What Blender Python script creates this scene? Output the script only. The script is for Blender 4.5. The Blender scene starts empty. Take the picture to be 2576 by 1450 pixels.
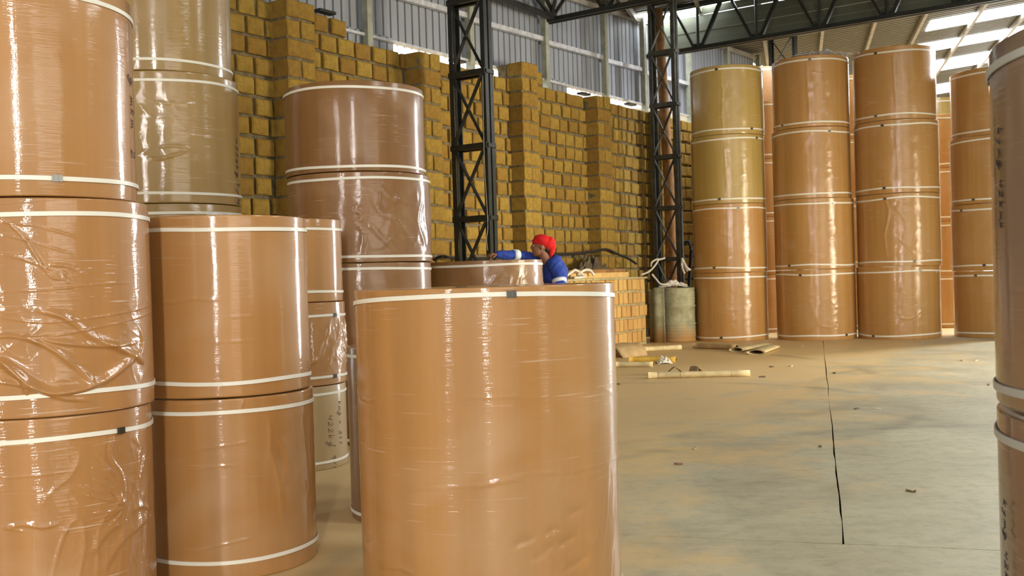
import bpy, bmesh, math, random
import numpy as np
from mathutils import Vector, Matrix, noise
C = bpy.context.scene.collection
PI = math.pi
rnd = random.Random(7)

# ------------------------------------------------------------------ camera
cd = bpy.data.cameras.new('camera'); cam = bpy.data.objects.new('camera', cd); C.objects.link(cam)
bpy.context.scene.camera = cam
cd.sensor_fit = 'HORIZONTAL'; cd.sensor_width = 36; cd.lens = 36 * 2600 / 2576
cd.clip_start = .05; cd.clip_end = 300
PIT = math.atan(25 / 2600); ROLL = math.atan(.03)
cam.matrix_world = Matrix.Translation((0, 0, 1.2)) @ Matrix.Rotation(PI / 2 - PIT, 4, 'X') @ Matrix.Rotation(-ROLL, 4, 'Z')
cd.dof.use_dof = True; cd.dof.focus_distance = 4.2; cd.dof.aperture_fstop = 9.0

# ------------------------------------------------------------------ world, lights, exposure
w = bpy.data.worlds.new('world'); bpy.context.scene.world = w; w.use_nodes = True
bg = w.node_tree.nodes['Background']
bg.inputs[0].default_value = (.93, .97, 1.0, 1); bg.inputs[1].default_value = 3.0
SKY_EMIT = 20.0
def area(name, loc, target, sx, sy, power, col=(1, 1, 1)):
    l = bpy.data.lights.new(name, 'AREA'); l.shape = 'RECTANGLE'; l.size = sx; l.size_y = sy
    l.energy = power; l.color = col
    o = bpy.data.objects.new(name, l); C.objects.link(o); o.location = loc
    o.rotation_euler = (Vector(target) - Vector(loc)).to_track_quat('-Z', 'Y').to_euler()
    return o
area('hall_fill', (9.0, -7.2, 3.0), (-.5, 7, 1.4), 8, 4.0, 410, (1, .93, .82))  # added soft fill: lifts the ambient level and the broad sheen on the film
area('door_daylight', (.4, -8.6, 3.4), (-.2, 5, 1.2), .35, 3.4, 700, (1, .97, .92))
area('window_daylight', (-6.8, -7.5, 3.2), (-1, 5, 1.5), .25, 3.2, 420, (1, .97, .92))
area('side_streak_light', (12.6, 19.0, 3.1), (-1.2, 6, 1.8), .8, 5.8, 1150, (.93, .96, 1))  # no door here: tall unseen light added for streaks on the left reels
area('far_door_daylight', (17.2, 36, 2.8), (5, 17.5, 3.0), 1.4, 5.2, 160, (.97, .98, 1))
y = area('yard_door_daylight', (11.5, 8.6, 1.9), (.6, 15.2, 1.7), 2.6, 2.2, 240, (1, .88, .66)); y.data.spread = math.radians(62)
vs = bpy.context.scene.view_settings
vs.view_transform = 'Standard'; vs.look = 'None'; vs.gamma = 1; vs.use_curve_mapping = False; vs.exposure = -0.09

# ------------------------------------------------------------------ materials
def nt(name):
    m = bpy.data.materials.new(name); m.use_nodes = True
    t = m.node_tree; return m, t, t.nodes['Principled BSDF']
def N(t, kind, **kw):
    n = t.nodes.new(kind)
    for k, v in kw.items():
        if k.startswith('i_'): n.inputs[k[2:].replace('_', ' ')].default_value = v
        else: setattr(n, k, v)
    return n
def math_(t, op, a, b=None, clamp=False):
    n = t.nodes.new('ShaderNodeMath'); n.operation = op; n.use_clamp = clamp
    for i, v in enumerate((a, b)):
        if v is None: continue
        if isinstance(v, (int, float)): n.inputs[i].default_value = v
        else: t.links.new(v, n.inputs[i])
    return n.outputs[0]
def mapping(t, src, scale, rot=(0, 0, 0), loc=None):
    n = t.nodes.new('ShaderNodeMapping'); n.inputs['Scale'].default_value = scale; n.inputs['Rotation'].default_value = rot
    t.links.new(src, n.inputs['Vector'])
    if loc is not None: t.links.new(loc, n.inputs['Location'])
    return n.outputs[0]
def noise_(t, vec, scale=1, detail=2, rough=.5, dist=0):
    n = t.nodes.new('ShaderNodeTexNoise'); n.inputs['Scale'].default_value = scale
    n.inputs['Detail'].default_value = detail; n.inputs['Roughness'].default_value = rough; n.inputs['Distortion'].default_value = dist
    t.links.new(vec, n.inputs['Vector']); return n.outputs['Fac']
def ramp(t, fac, stops):
    n = t.nodes.new('ShaderNodeValToRGB'); e = n.color_ramp.elements
    while len(e) < len(stops): e.new(.5)
    for i, (p, c) in enumerate(stops):
        e[i].position = p; e[i].color = (c, c, c, 1) if isinstance(c, (int, float)) else (*c, 1)
    t.links.new(fac, n.inputs[0]); return n.outputs[0]
def mixc(t, fac, a, b, mode='MIX'):
    n = t.nodes.new('ShaderNodeMix'); n.data_type = 'RGBA'; n.blend_type = mode
    for k, v in ((0, fac), (6, a), (7, b)):
        if isinstance(v, (int, float)): n.inputs[k].default_value = v
        elif isinstance(v, tuple): n.inputs[k].default_value = (*v, 1)
        else: t.links.new(v, n.inputs[k])
    return n.outputs[2]
def bump(t, h, strength, dist, prev=None):
    n = t.nodes.new('ShaderNodeBump'); n.inputs['Strength'].default_value = strength; n.inputs['Distance'].default_value = dist
    t.links.new(h, n.inputs['Height'])
    if prev is not None: t.links.new(prev, n.inputs['Normal'])
    return n.outputs[0]

def reel_mat(name, col, wrinkle=.5, coat=1.0, scratch=.5, ripple=.3, vspread=.22):
    """kraft paper under clear stretch film; u = arc length, v = height, in metres"""
    m, t, b = nt(name)
    uv = N(t, 'ShaderNodeUVMap').outputs[0]
    oi = N(t, 'ShaderNodeObjectInfo').outputs['Random']
    off = N(t, 'ShaderNodeCombineXYZ')
    for i, k in ((0, 37.), (1, 53.), (2, 11.)): t.links.new(math_(t, 'MULTIPLY', oi, k), off.inputs[i])
    off = off.outputs[0]
    band = noise_(t, mapping(t, uv, (9, .25, 1), loc=off), 1, 3, .6)
    fib = noise_(t, mapping(t, uv, (60, 60, 1), loc=off), 4, 2, .7)
    haze = noise_(t, mapping(t, uv, (1.6, 2.2, 1), rot=(0, 0, .4), loc=off), 1, 3, .5, .6)
    c = mixc(t, ramp(t, band, [(.3, 0.), (.75, 1.)]), tuple(x * .86 for x in col), tuple(min(1, x * 1.1) for x in col))
    c = mixc(t, math_(t, 'MULTIPLY', ramp(t, fib, [(.5, 0.), (.8, 1.)]), .18), c, tuple(x * .6 for x in col))
    c = mixc(t, math_(t, 'MULTIPLY', ramp(t, haze, [(.52, 0.), (.8, 1.)]), .3), c, (.55, .37, .22))
    # thin light creases of the film, nearly level
    sc = noise_(t, mapping(t, uv, (1.6, 75, 1), rot=(0, 0, .09), loc=off), 1, 2, .6, .3)
    sc2 = noise_(t, mapping(t, uv, (4, 130, 1), rot=(0, 0, -.12), loc=off), 1, 1, .5, .2)
    msk = ramp(t, noise_(t, mapping(t, uv, (2.2, 3.2, 1), loc=off), 1, 2, .5), [(.46, 0.), (.66, 1.)])
    line = math_(t, 'MAXIMUM', ramp(t, sc, [(.67, 0.), (.72, 1.)]), ramp(t, sc2, [(.70, 0.), (.76, 1.)]))
    line = math_(t, 'MULTIPLY', line, msk)
    c = mixc(t, math_(t, 'MULTIPLY', line, scratch * .55), c, (.9, .8, .68))
    t.links.new(c, b.inputs['Base Color'])
    b.inputs['Roughness'].default_value = .48; b.inputs['Specular IOR Level'].default_value = .35
    b.inputs['Coat Weight'].default_value = coat; b.inputs['Coat IOR'].default_value = 1.5
    rg = ramp(t, haze, [(.35, .04), (.75, .12)]); t.links.new(rg, b.inputs['Coat Roughness'])
    # paper relief
    big = noise_(t, mapping(t, uv, (5, 3.4, 1), rot=(0, 0, .5), loc=off), 1, 3, .55, .8)
    b0 = bump(t, big, wrinkle * .5, .02)
    t.links.new(b0, b.inputs['Normal'])
    # film relief: vertical pleats, level creases, fine embossing
    ver = noise_(t, mapping(t, uv, (34, .5, 1), loc=off), 1, 3, .6)
    n1 = bump(t, ver, ripple * .35, .003)
    n2 = bump(t, math_(t, 'MULTIPLY', math_(t, 'ADD', sc, sc2), msk), scratch * .7, .004, n1)
    tiny = noise_(t, mapping(t, uv, (160, 120, 1), loc=off), 1, 1, .5)
    n3 = bump(t, tiny, .1 + .25 * ripple, .0008, n2)
    n3b = bump(t, noise_(t, mapping(t, uv, (7, 420, 1), loc=off), 1, 1, .5, .4), vspread, .0016, n3)
    n4 = bump(t, big, wrinkle * .6, .022, n3b)
    t.links.new(n4, b.inputs['Coat Normal'])
    return m
def simple(name, col, rough=.6, metal=0., spec=.5, nscale=None, namt=.25, bmp=0., bscale=None):
    m, t, b = nt(name)
    b.inputs['Base Color'].default_value = (*col, 1); b.inputs['Roughness'].default_value = rough
    b.inputs['Metallic'].default_value = metal; b.inputs['Specular IOR Level'].default_value = spec
    tc = N(t, 'ShaderNodeTexCoord').outputs['Object']
    if nscale:
        f = noise_(t, tc, nscale, 4, .6)
        t.links.new(mixc(t, ramp(t, f, [(.3, 0.), (.7, 1.)]), tuple(x * (1 - namt) for x in col), tuple(min(1, x * (1 + namt)) for x in col)), b.inputs['Base Color'])
    if bmp: t.links.new(bump(t, noise_(t, tc, bscale or 30, 3, .6), bmp, .01), b.inputs['Normal'])
    return m
M = {}
KR = (.43, .208, .062)
M['kraft'] = reel_mat('kraft_film', KR, .12, 1, .5, .35)
M['kraft_smooth'] = reel_mat('kraft_film_smooth', KR, .05, 1, .35, .2)
M['kraft_folds'] = reel_mat('kraft_film_folds', (.41, .195, .06), .3, 1, 1.0, .4)
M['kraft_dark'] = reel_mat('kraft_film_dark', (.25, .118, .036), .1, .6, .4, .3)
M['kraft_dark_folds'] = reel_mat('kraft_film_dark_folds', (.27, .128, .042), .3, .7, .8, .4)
M['olive'] = reel_mat('olive_film', (.37, .235, .08), .14, 1, .5, .35)
M['olive_bare'] = reel_mat('olive_bare_paper', (.44, .31, .15), .05, .25, .1, .1)
M['kraft_far'] = reel_mat('kraft_film_far', (.47, .245, .07), .14, .8, .8, .3)
M['olive_far'] = reel_mat('olive_film_far', (.46, .31, .085), .14, .8, .8, .3)
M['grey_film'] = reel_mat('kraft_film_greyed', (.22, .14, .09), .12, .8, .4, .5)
M['strap'] = simple('strap_white', (.82, .79, .68), .4)
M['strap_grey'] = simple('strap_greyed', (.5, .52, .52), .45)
M['buckle'] = simple('buckle_steel', (.18, .18, .17), .25, .9)
M['ink'] = simple('pen_ink', (.04, .035, .05), .5)
M['hole'] = simple('core_dark', (.06, .04, .025), .9)
M['card'] = simple('core_card', (.35, .2, .1), .8, nscale=12)
M['steel'] = simple('dark_painted_steel', (.022, .024, .02), .45, .2, nscale=5, namt=.4)
M['steel2'] = simple('dusty_dark_steel', (.05, .05, .038), .55, .1, nscale=8, namt=.5)
M['post'] = simple('galvanised_post', (.33, .34, .27), .5, .3, nscale=6)
M['girt'] = simple('galvanised_girt', (.55, .56, .6), .45, .3, nscale=9)
M['purlin'] = simple('purlin_steel', (.30, .27, .23), .55, .2, nscale=4)
M['mortar'] = simple('mortar', (.155, .125, .07), .95, nscale=14, namt=.45, bmp=.8, bscale=25)
M['timber'] = simple('old_timber', (.30, .15, .05), .8, nscale=6, namt=.4, bmp=.4, bscale=18)
M['plank'] = simple('pale_plank', (.62, .40, .15), .7, nscale=8, namt=.2)
M['rag'] = simple('white_rag', (.66, .62, .52), .9, nscale=20)
M['hose'] = simple('black_hose', (.012, .011, .01), .8)
M['tube'] = simple('cream_card_tube', (.62, .5, .27), .75, nscale=9, namt=.2)
M['tube_y'] = simple('yellow_card_tube', (.62, .38, .05), .7, nscale=9, namt=.25)
M['cardboard'] = simple('cardboard_scrap', (.42, .29, .14), .85, nscale=7, namt=.2)
M['tarp'] = simple('dusty_tarp', (.10, .075, .04), .9, nscale=6, namt=.4)
M['skin'] = simple('skin', (.30, .125, .06), .5)
M['blue'] = simple('blue_workwear', (.02, .055, .33), .85, nscale=18, namt=.2)
M['red'] = simple('red_cap_cloth', (.72, .01, .01), .85)
M['hair'] = simple('black_hair', (.01, .008, .008), .6)
M['reflect'] = simple('reflective_band', (.8, .85, .85), .4)
M['white'] = simple('eye_white', (.6, .55, .5), .4)

def brick_mat():
    m, t, b = nt('ochre_block')
    tc = N(t, 'ShaderNodeTexCoord').outputs['Object']
    oi = N(t, 'ShaderNodeObjectInfo').outputs['Random']
    isl = N(t, 'ShaderNodeNewGeometry').outputs['Random Per Island']
    r = math_(t, 'FRACT', math_(t, 'ADD', oi, isl))
    c = ramp(t, r, [(0., (.30, .175, .038)), (.3, (.36, .23, .048)), (.6, (.41, .275, .058)), (.85, (.37, .23, .045)), (1., (.31, .18, .04))])
    f = noise_(t, tc, 11, 4, .65)
    c = mixc(t, math_(t, 'MULTIPLY', ramp(t, f, [(.32, 1.), (.58, 0.)]), .5), c, (.16, .085, .025))
    c = mixc(t, math_(t, 'MULTIPLY', ramp(t, noise_(t, tc, 5, 3, .6), [(.6, 0.), (.72, 1.)]), .35), c, (.24, .19, .10))
    pit = noise_(t, tc, 42, 2, .5)
    c = mixc(t, math_(t, 'MULTIPLY', ramp(t, pit, [(.66, 0.), (.72, 1.)]), .5), c, (.12, .055, .015))
    t.links.new(c, b.inputs['Base Color']); b.inputs['Roughness'].default_value = .92
    b.inputs['Specular IOR Level'].default_value = .15
    t.links.new(bump(t, noise_(t, tc, 22, 5, .75), .9, .02), b.inputs['Normal'])
    return m
M['brick'] = brick_mat()
def pale_brick():
    m, t, b = nt('pale_block')
    tc = N(t, 'ShaderNodeTexCoord').outputs['Object']
    r = N(t, 'ShaderNodeObjectInfo').outputs['Random']
    c = ramp(t, r, [(0., (.52, .30, .085)), (.5, (.66, .42, .14)), (1., (.56, .31, .10))])
    c = mixc(t, math_(t, 'MULTIPLY', noise_(t, tc, 14, 4, .6), .35), c, (.42, .27, .1))
    t.links.new(c, b.inputs['Base Color']); b.inputs['Roughness'].default_value = .9
    t.links.new(bump(t, noise_(t, tc, 30, 3, .7), .4, .01), b.inputs['Normal'])
    return m
M['brick_pale'] = pale_brick()
M['mortar_pale'] = simple('pale_mortar', (.40, .34, .18), .95, nscale=14, namt=.3, bmp=.8, bscale=25)

def floor_mat():
    m, t, b = nt('worn_concrete')
    tc = N(t, 'ShaderNodeNewGeometry').outputs['Position']
    a = noise_(t, tc, 1.1, 6, .6, .5)
    st = noise_(t, mapping(t, tc, (.9, 6, 1), rot=(0, 0, .28)), 2.2, 8, .72, .5)
    c = mixc(t, ramp(t, a, [(.32, 0.), (.68, 1.)]), (.38, .345, .22), (.58, .525, .34))
    c = mixc(t, math_(t, 'MULTIPLY', ramp(t, st, [(.4, 0.), (.62, 1.)]), .75), c, (.54, .48, .32))
    c = mixc(t, math_(t, 'MULTIPLY', ramp(t, noise_(t, tc, 9, 9, .78), [(.46, 0.), (.66, 1.)]), .45), c, (.22, .195, .12))
    # sandy dust spread near the block wall
    sp = N(t, 'ShaderNodeSeparateXYZ'); t.links.new(tc, sp.inputs[0])
    d = math_(t, 'ADD', math_(t, 'MULTIPLY', sp.outputs[1], .17), math_(t, 'MULTIPLY', sp.outputs[0], -.30))
    d = math_(t, 'ADD', d, math_(t, 'MULTIPLY', math_(t, 'SUBTRACT', noise_(t, tc, 1.3, 8, .68), .5), 2.4))
    c = mixc(t, math_(t, 'MULTIPLY', ramp(t, d, [(.0, 0.), (.5, .0), (1., 1.)]), .85), c, (.72, .50, .22))
    rd = ramp(t, noise_(t, mapping(t, tc, (.55, .9, 1), loc=None), .8, 3, .5), [(.62, 0.), (.72, 1.)])
    far = ramp(t, math_(t, 'MULTIPLY', sp.outputs[1], .05), [(.6, 0.), (.72, 1.)])
    c = mixc(t, math_(t, 'MULTIPLY', math_(t, 'MULTIPLY', rd, far), .5), c, (.33, .13, .06))
    # tyre arcs
    for cx, cy, R in ((3.3, 3.5, 4.2), (6.5, 9.5, 3.6), (-1.5, 12.5, 5.6), (1.2, 9.2, 2.2)):
        dx = math_(t, 'SUBTRACT', sp.outputs[0], cx); dy = math_(t, 'SUBTRACT', sp.outputs[1], cy)
        rr = math_(t, 'SQRT', math_(t, 'ADD', math_(t, 'MULTIPLY', dx, dx), math_(t, 'MULTIPLY', dy, dy)))
        k = math_(t, 'ABSOLUTE', math_(t, 'SUBTRACT', rr, R))
        k = ramp(t, k, [(0., 1.), (.06, .6), (.12, 0.)])
        k = math_(t, 'MULTIPLY', k, ramp(t, noise_(t, tc, .9, 3, .6), [(.42, 0.), (.62, .38)]))
        c = mixc(t, k, c, (.13, .12, .09))
    t.links.new(c, b.inputs['Base Color'])
    t.links.new(ramp(t, a, [(.3, .42), (.7, .62)]), b.inputs['Roughness'])
    b.inputs['Specular IOR Level'].default_value = .35
    t.links.new(bump(t, noise_(t, tc, 24, 5, .7), .12, .01), b.inputs['Normal'])
    return m
M['floor'] = floor_mat()
def siding_mat(name, col, metal=.5, rough=.38):
    m, t, b = nt(name)
    tc = N(t, 'ShaderNodeTexCoord').outputs['Object']
    f = noise_(t, mapping(t, tc, (1, 1, .3)), 3, 4, .6)
    t.links.new(mixc(t, f, tuple(x * .8 for x in col), tuple(min(1, x * 1.2) for x in col)), b.inputs['Base Color'])
    b.inputs['Metallic'].default_value = metal; b.inputs['Roughness'].default_value = rough
    return m
M['siding'] = siding_mat('zinc_siding', (.30, .32, .36), .25, .5)
M['roof'] = siding_mat('roof_sheet', (.10, .088, .062), .25, .5)
M['fascia'] = siding_mat('fascia_sheet', (.13, .14, .10), .2, .5)
def emit(name, col, s):
    m = bpy.data.materials.new(name); m.use_nodes = True; t = m.node_tree; t.nodes.clear()
    e = t.nodes.new('ShaderNodeEmission'); e.inputs[0].default_value = (*col, 1); e.inputs[1].default_value = s
    o = t.nodes.new('ShaderNodeOutputMaterial'); t.links.new(e.outputs[0], o.inputs[0]); return m
M['skylight'] = emit('skylight_daylight', (.93, .98, 1), SKY_EMIT)
def drum_mat():
    m, t, b = nt('drum_paint')
    tc = N(t, 'ShaderNodeTexCoord').outputs['Object']
    sp = N(t, 'ShaderNodeSeparateXYZ'); t.links.new(tc, sp.inputs[0])
    f = noise_(t, tc, 5, 5, .65)
    c = mixc(t, ramp(t, f, [(.35, 0.), (.65, 1.)]), (.25, .24, .14), (.46, .44, .27))
    k = math_(t, 'ADD', math_(t, 'MULTIPLY', sp.outputs[2], -2.2), math_(t, 'MULTIPLY', f, 1.6))
    c = mixc(t, ramp(t, k, [(.1, 0.), (.75, .85)]), c, (.42, .19, .035))
    t.links.new(c, b.inputs['Base Color']); b.inputs['Roughness'].default_value = .7
    return m
M['drum'] = drum_mat()
def film_mat():
    m, t, b = nt('loose_clear_film')
    b.inputs['Base Color'].default_value = (.85, .85, .82, 1); b.inputs['Roughness'].default_value = .12
    b.inputs['Transmission Weight'].default_value = .0; b.inputs['Alpha'].default_value = .35
    return m
M['film'] = film_mat()

# ------------------------------------------------------------------ helpers
def link(name, me, mat, parent=None, smooth=False, loc=None):
    o = bpy.data.objects.new(name, me); C.objects.link(o)
    if mat is not None and not me.materials: me.materials.append(mat)
    if smooth:
        for p in me.polygons: p.use_smooth = True
    if parent is not None: o.parent = parent
    if loc is not None: o.location = loc
    return o
def tag(o, label=None, cat=None, group=None, kind=None):
    if label: o['label'] = label
    if cat: o['category'] = cat
    if group: o['group'] = group
    if kind: o['kind'] = kind
    return o
def empty(name, loc=(0, 0, 0), rz=0):
    o = bpy.data.objects.new(name, None); C.objects.link(o); o.location = loc; o.rotation_euler = (0, 0, rz); return o
class MB:
    def __init__(s): s.v = []; s.f = []
    def add(s, v, f):
        n = len(s.v); s.v += [tuple(x) for x in v]; s.f += [tuple(i + n for i in q) for q in f]; return s
    def box(s, c, sz, mat=None):
        x, y, z = (k / 2 for k in sz)
        v = [Vector((a * x, b * y, d * z)) for d in (-1, 1) for b in (-1, 1) for a in (-1, 1)]
        if mat is not None: v = [mat @ p for p in v]
        v = [p + Vector(c) for p in v]
        return s.add(v, [(0, 2, 3, 1), (4, 5, 7, 6), (0, 1, 5, 4), (2, 6, 7, 3), (0, 4, 6, 2), (1, 3, 7, 5)])
    def bar(s, a, b, w, h=None, up=(0, 0, 1)):
        a, b = Vector(a), Vector(b); h = h or w; d = (b - a).normalized(); up = Vector(up)
        if abs(d.dot(up)) > .98: up = Vector((1, 0, 0))
        x = d.cross(up).normalized(); y = x.cross(d)
        v = [p + x * i * w / 2 + y * j * h / 2 for p in (a, b) for i, j in ((-1, -1), (1, -1), (1, 1), (-1, 1))]
        return s.add(v, [(3, 2, 1, 0), (4, 5, 6, 7), (0, 1, 5, 4), (1, 2, 6, 5), (2, 3, 7, 6), (3, 0, 4, 7)])
    def angle(s, a, b, w, t, x, y):
        "L-section between a and b, flanges along x and y"
        a, b, x, y = Vector(a), Vector(b), Vector(x), Vector(y)
        pr = [(0, 0), (w, 0), (w, t), (t, t), (t, w), (0, w)]
        v = [p + x * i + y * j for p in (a, b) for i, j in pr]
        return s.add(v, [tuple(range(5, -1, -1)), tuple(range(6, 12))] + [(i, (i + 1) % 6, (i + 1) % 6 + 6, i + 6) for i in range(6)])
    def tube(s, pts, r, n=8, caps=True):
        pts = [Vector(p) for p in pts]; base = len(s.v); k = len(pts); rs = r if isinstance(r, (list, tuple)) else [r] * k
        for i, p in enumerate(pts):
            d = (pts[min(i + 1, k - 1)] - pts[max(i - 1, 0)]).normalized()
            x = d.cross(Vector((0, 0, 1)))
            if x.length < .05: x = d.cross(Vector((0, 1, 0)))
            x.normalize(); y = x.cross(d)
            for j in range(n):
                a = 2 * PI * j / n; s.v.append(tuple(p + x * rs[i] * math.cos(a) + y * rs[i] * math.sin(a)))
        for i in range(k - 1):
            for j in range(n):
                a = base + i * n + j; b = base + i * n + (j + 1) % n
                s.f.append((a, b, b + n, a + n))
        if caps: s.f.append(tuple(base + j for j in range(n - 1, -1, -1))); s.f.append(tuple(base + (k - 1) * n + j for j in range(n)))
        return s
    def lathe(s, prof, n=32, c=(0, 0, 0)):
        base = len(s.v); k = len(prof)
        for r, z in prof:
            for j in range(n):
                a = 2 * PI * j / n; s.v.append((c[0] + r * math.cos(a), c[1] + r * math.sin(a), c[2] + z))
        for i in range(k - 1):
            for j in range(n):
                a = base + i * n + j; b = base + i * n + (j + 1) % n
                s.f.append((a, b, b + n, a + n))
        return s
    def mesh(s, name):
        me = bpy.data.meshes.new(name); me.from_pydata(s.v, [], s.f); me.update(); return me
    def build(s, name, mat, parent=None, smooth=False, loc=None): return link(name, s.mesh(name), mat, parent, smooth, loc)

AZ = math.radians(35.4)
A = Vector((math.sin(AZ), math.cos(AZ), 0)); NW = Vector((A.y, -A.x, 0))
def W(s, n, z): return A * s + NW * n + Vector((0, 0, z))     # s along the brick wall, n in front of it (wall face n = -9.4)
EX = Vector((.9636, -.2672, 0)); GY = Vector((.2672, .9636, 0))
def roofz(p): return 6.6 + .1 * (p[0] * EX.x + p[1] * EX.y)
def R(e, g, dz=0):
    p = EX * e + GY * g; return Vector((p.x, p.y, roofz(p) + dz))

# ------------------------------------------------------------------ floor
fl = empty('floor'); tag(fl, kind='structure')
E2 = Vector((.9593, -.2823, 0)); G2 = Vector((.2823, .9593, 0))
MB().box((4, 22, -.11), (70, 90, .12)).build('base', M['mortar'], fl)
def slab(e0, e1, g0, g1):
    gp = .0034; b = MB(); n = 14
    # wavering edges so that the joint is not a ruled line
    def ed(p, q, ax, key):
        out = []
        for i in range(n):
            t = i / n; P = p.lerp(q, t); j = .012 * noise.noise(Vector((P.x * 2.3, P.y * 2.3, key)))
            out.append(P + ax * j)
        return out
    c = [E2 * e0 + G2 * g0, E2 * e1 + G2 * g0, E2 * e1 + G2 * g1, E2 * e0 + G2 * g1]
    c = [c[0] + (E2 + G2) * gp, c[1] + (G2 - E2) * gp, c[2] - (E2 + G2) * gp, c[3] + (E2 - G2) * gp]
    ring = ed(c[0], c[1], G2, 0) + ed(c[1], c[2], E2, 0) + ed(c[2], c[3], G2, 0) + ed(c[3], c[0], E2, 0)
    m = len(ring)
    v = [(p.x, p.y, 0) for p in ring] + [(p.x, p.y, -.05) for p in ring]
    f = [tuple(range(m))] + [(i, i + m, (i + 1) % m + m, (i + 1) % m) for i in range(m)]
    b.add(v, f); b.build('floor_slab', M['floor'], fl)
eb = [-20.3, -12.2, -8.1, -4., .085, 7.0, 13.2, 25]
for i in range(len(eb) - 1):
    gs = [4.7, 17.4, 30, 46, 60]
    if i <= 3: gs = [4.7, 7.6, 17.4, 30, 46, 60]
    for j in range(len(gs) - 1): slab(eb[i], eb[i + 1], gs[j], gs[j + 1])

eb = [-20.3, -14, -9.5, -5.6, -1.6, 2.7, 7.0, 13.2, 25]      # the bay nearest the camera is poured on another grid
for i in range(len(eb) - 1):
    for a_, b_ in ((-9, -3.5), (-3.5, .6), (.6, 4.7)): slab(eb[i], eb[i + 1], a_, b_)

# ------------------------------------------------------------------ brick wall (left)
def brick_mesh(L, D, H, seed):
    r = random.Random(seed); c = .012; m = MB()
    x, y, z = L / 2, D / 2, H / 2
    v = []
    # front (y=-) face bevelled ring + back ring
    def j(a=.006): return r.uniform(-a, a)
    outer = [(-x + j(), -y + c, -z + j()), (x + j(), -y + c, -z + j()), (x + j(), -y + c, z + j()), (-x + j(), -y + c, z + j())]
    mid = []
    for k in range(4):
        p, q = outer[k], outer[(k + 1) % 4]
        mid += [p, ((p[0] + q[0]) / 2 + j(.007), -y + c, (p[2] + q[2]) / 2 + j(.007))]
    fr = [(p[0] * (1 - c / x * 1.3), -y + j(.003), p[2] * (1 - c / z * 1.3)) for p in mid]
    bk = [(p[0], y, p[2]) for p in mid]
    v = fr + mid + bk
    f = [tuple(range(8))] + [(i, i + 8, (i + 1) % 8 + 8, (i + 1) % 8) for i in range(8)] + [(i + 8, i + 16, (i + 1) % 8 + 16, (i + 1) % 8 + 8) for i in range(8)]
    f = [tuple(reversed(q)) for q in f] + [tuple(range(16, 24))]
    return v, [tuple(q) for q in f]
CH = .235; Z0 = .13
BR = [brick_mesh(.272, .14, .194, i) for i in range(8)]
HB = [brick_mesh(.15, .14, .194, 50 + i) for i in range(5)]
def memesh(vf, nm, mat):
    me = bpy.data.meshes.new(nm); me.from_pydata(vf[0], [], vf[1]); me.update(); me.materials.append(mat)
    bm = bmesh.new(); bm.from_mesh(me); bmesh.ops.recalc_face_normals(bm, faces=bm.faces); bm.to_mesh(me); bm.free(); return me
BRM = [memesh(b, 'brick', M['brick']) for b in BR]; HBM = [memesh(b, 'brick', M['brick']) for b in HB]
rotW = math.atan2(A.y, A.x)       # local x along the wall, local -y = towards the hall
def scr(p):                       # where a point falls in the frame (only used to rank which bricks show largest)
    q = cam.matrix_world.inverted() @ Vector(p); return 1288 + 2600 * q.x / -q.z, 725 - 2600 * q.y / -q.z, -q.z
PIL = [5.95, 8.45, 10.85, 13.3, 15.6, 17.95, 20.3]; PW = .46; PD = .26
wl = empty('wall_left'); tag(wl, kind='structure')
wallm = MB()
S0, S1 = 4.5, 24.0
def slabbox(mb, s0, s1, n0, n1, z0, z1):
    v = [W(s, n, z) for z in (z0, z1) for s, n in ((s0, n0), (s1, n0), (s1, n1), (s0, n1))]
    mb.add(v, [(0, 3, 2, 1), (4, 5, 6, 7), (0, 1, 5, 4), (1, 2, 6, 5), (2, 3, 7, 6), (3, 0, 4, 7)])
slabbox(wallm, S0, S1, -9.6, -9.45, 0, Z0 + 18 * CH - .03)
slabbox(wallm, S0, 9.72, -9.6, -9.45, 4.3, Z0 + 19 * CH - .03)
slabbox(wallm, 13.3, 14.35, -9.6, -9.45, 4.3, Z0 + 19 * CH - .03)
wallm.build('mortar_bed', M['mortar'], wl)
cand = []
for k in range(19):
    s = S0 + (.0 if k % 2 else .15) + rnd.uniform(-.03, .03)
    z = Z0 + (k + .5) * CH
    while s < S1:
        L = .255 + rnd.uniform(-.025, .02)
        half = rnd.random() < .07
        if half: L = .15
        c = s + L / 2
        ok = k < 18 or c < 9.65 or 13.3 < c < 14.3
        if ok and not any(p - .02 < c - L / 2 and c + L / 2 < p + PW + .02 for p in PIL):
            cand.append((W(c, -9.4 - .07 + rnd.uniform(-.008, .01), z + rnd.uniform(-.008, .008)), L, half))
        s += L + .034 + rnd.uniform(0, .028)
def vis(p):
    x, y, d = scr(p)
    inn = -20 < y < 700 and (590 < x < 735 or 1065 < x < 1735 or (860 < x < 1075 and y < 230) or (735 < x < 860 and y < 235))
    return (0 if inn else 1, d)
cand.sort(key=lambda q: vis(q[0]))
stuff = MB()
for i, (p, L, half) in enumerate(cand):
    src = (HBM if half else BRM); pool = (HB if half else BR); k = rnd.randrange(len(src)); sx = L / (.15 if half else .272)
    rz = rotW + rnd.uniform(-.02, .02)
    if i < 300:
        o = link('brick', src[k], None, wl); o.location = p; o.rotation_euler = (rnd.uniform(-.01, .01), rnd.uniform(-.02, .02), rz); o.scale.x = sx
    else:
        mt = Matrix.Translation(p) @ Matrix.Rotation(rz, 4, 'Z') @ Matrix.Diagonal((sx, 1, 1, 1))
        stuff.add([mt @ Vector(v) for v in pool[k][0]], pool[k][1])
so = stuff.build('brick_courses', M['brick'], wl); tag(so, kind='stuff')
bm = bmesh.new(); bm.from_mesh(so.data); bmesh.ops.recalc_face_normals(bm, faces=bm.faces); bm.to_mesh(so.data); bm.free()
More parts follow.
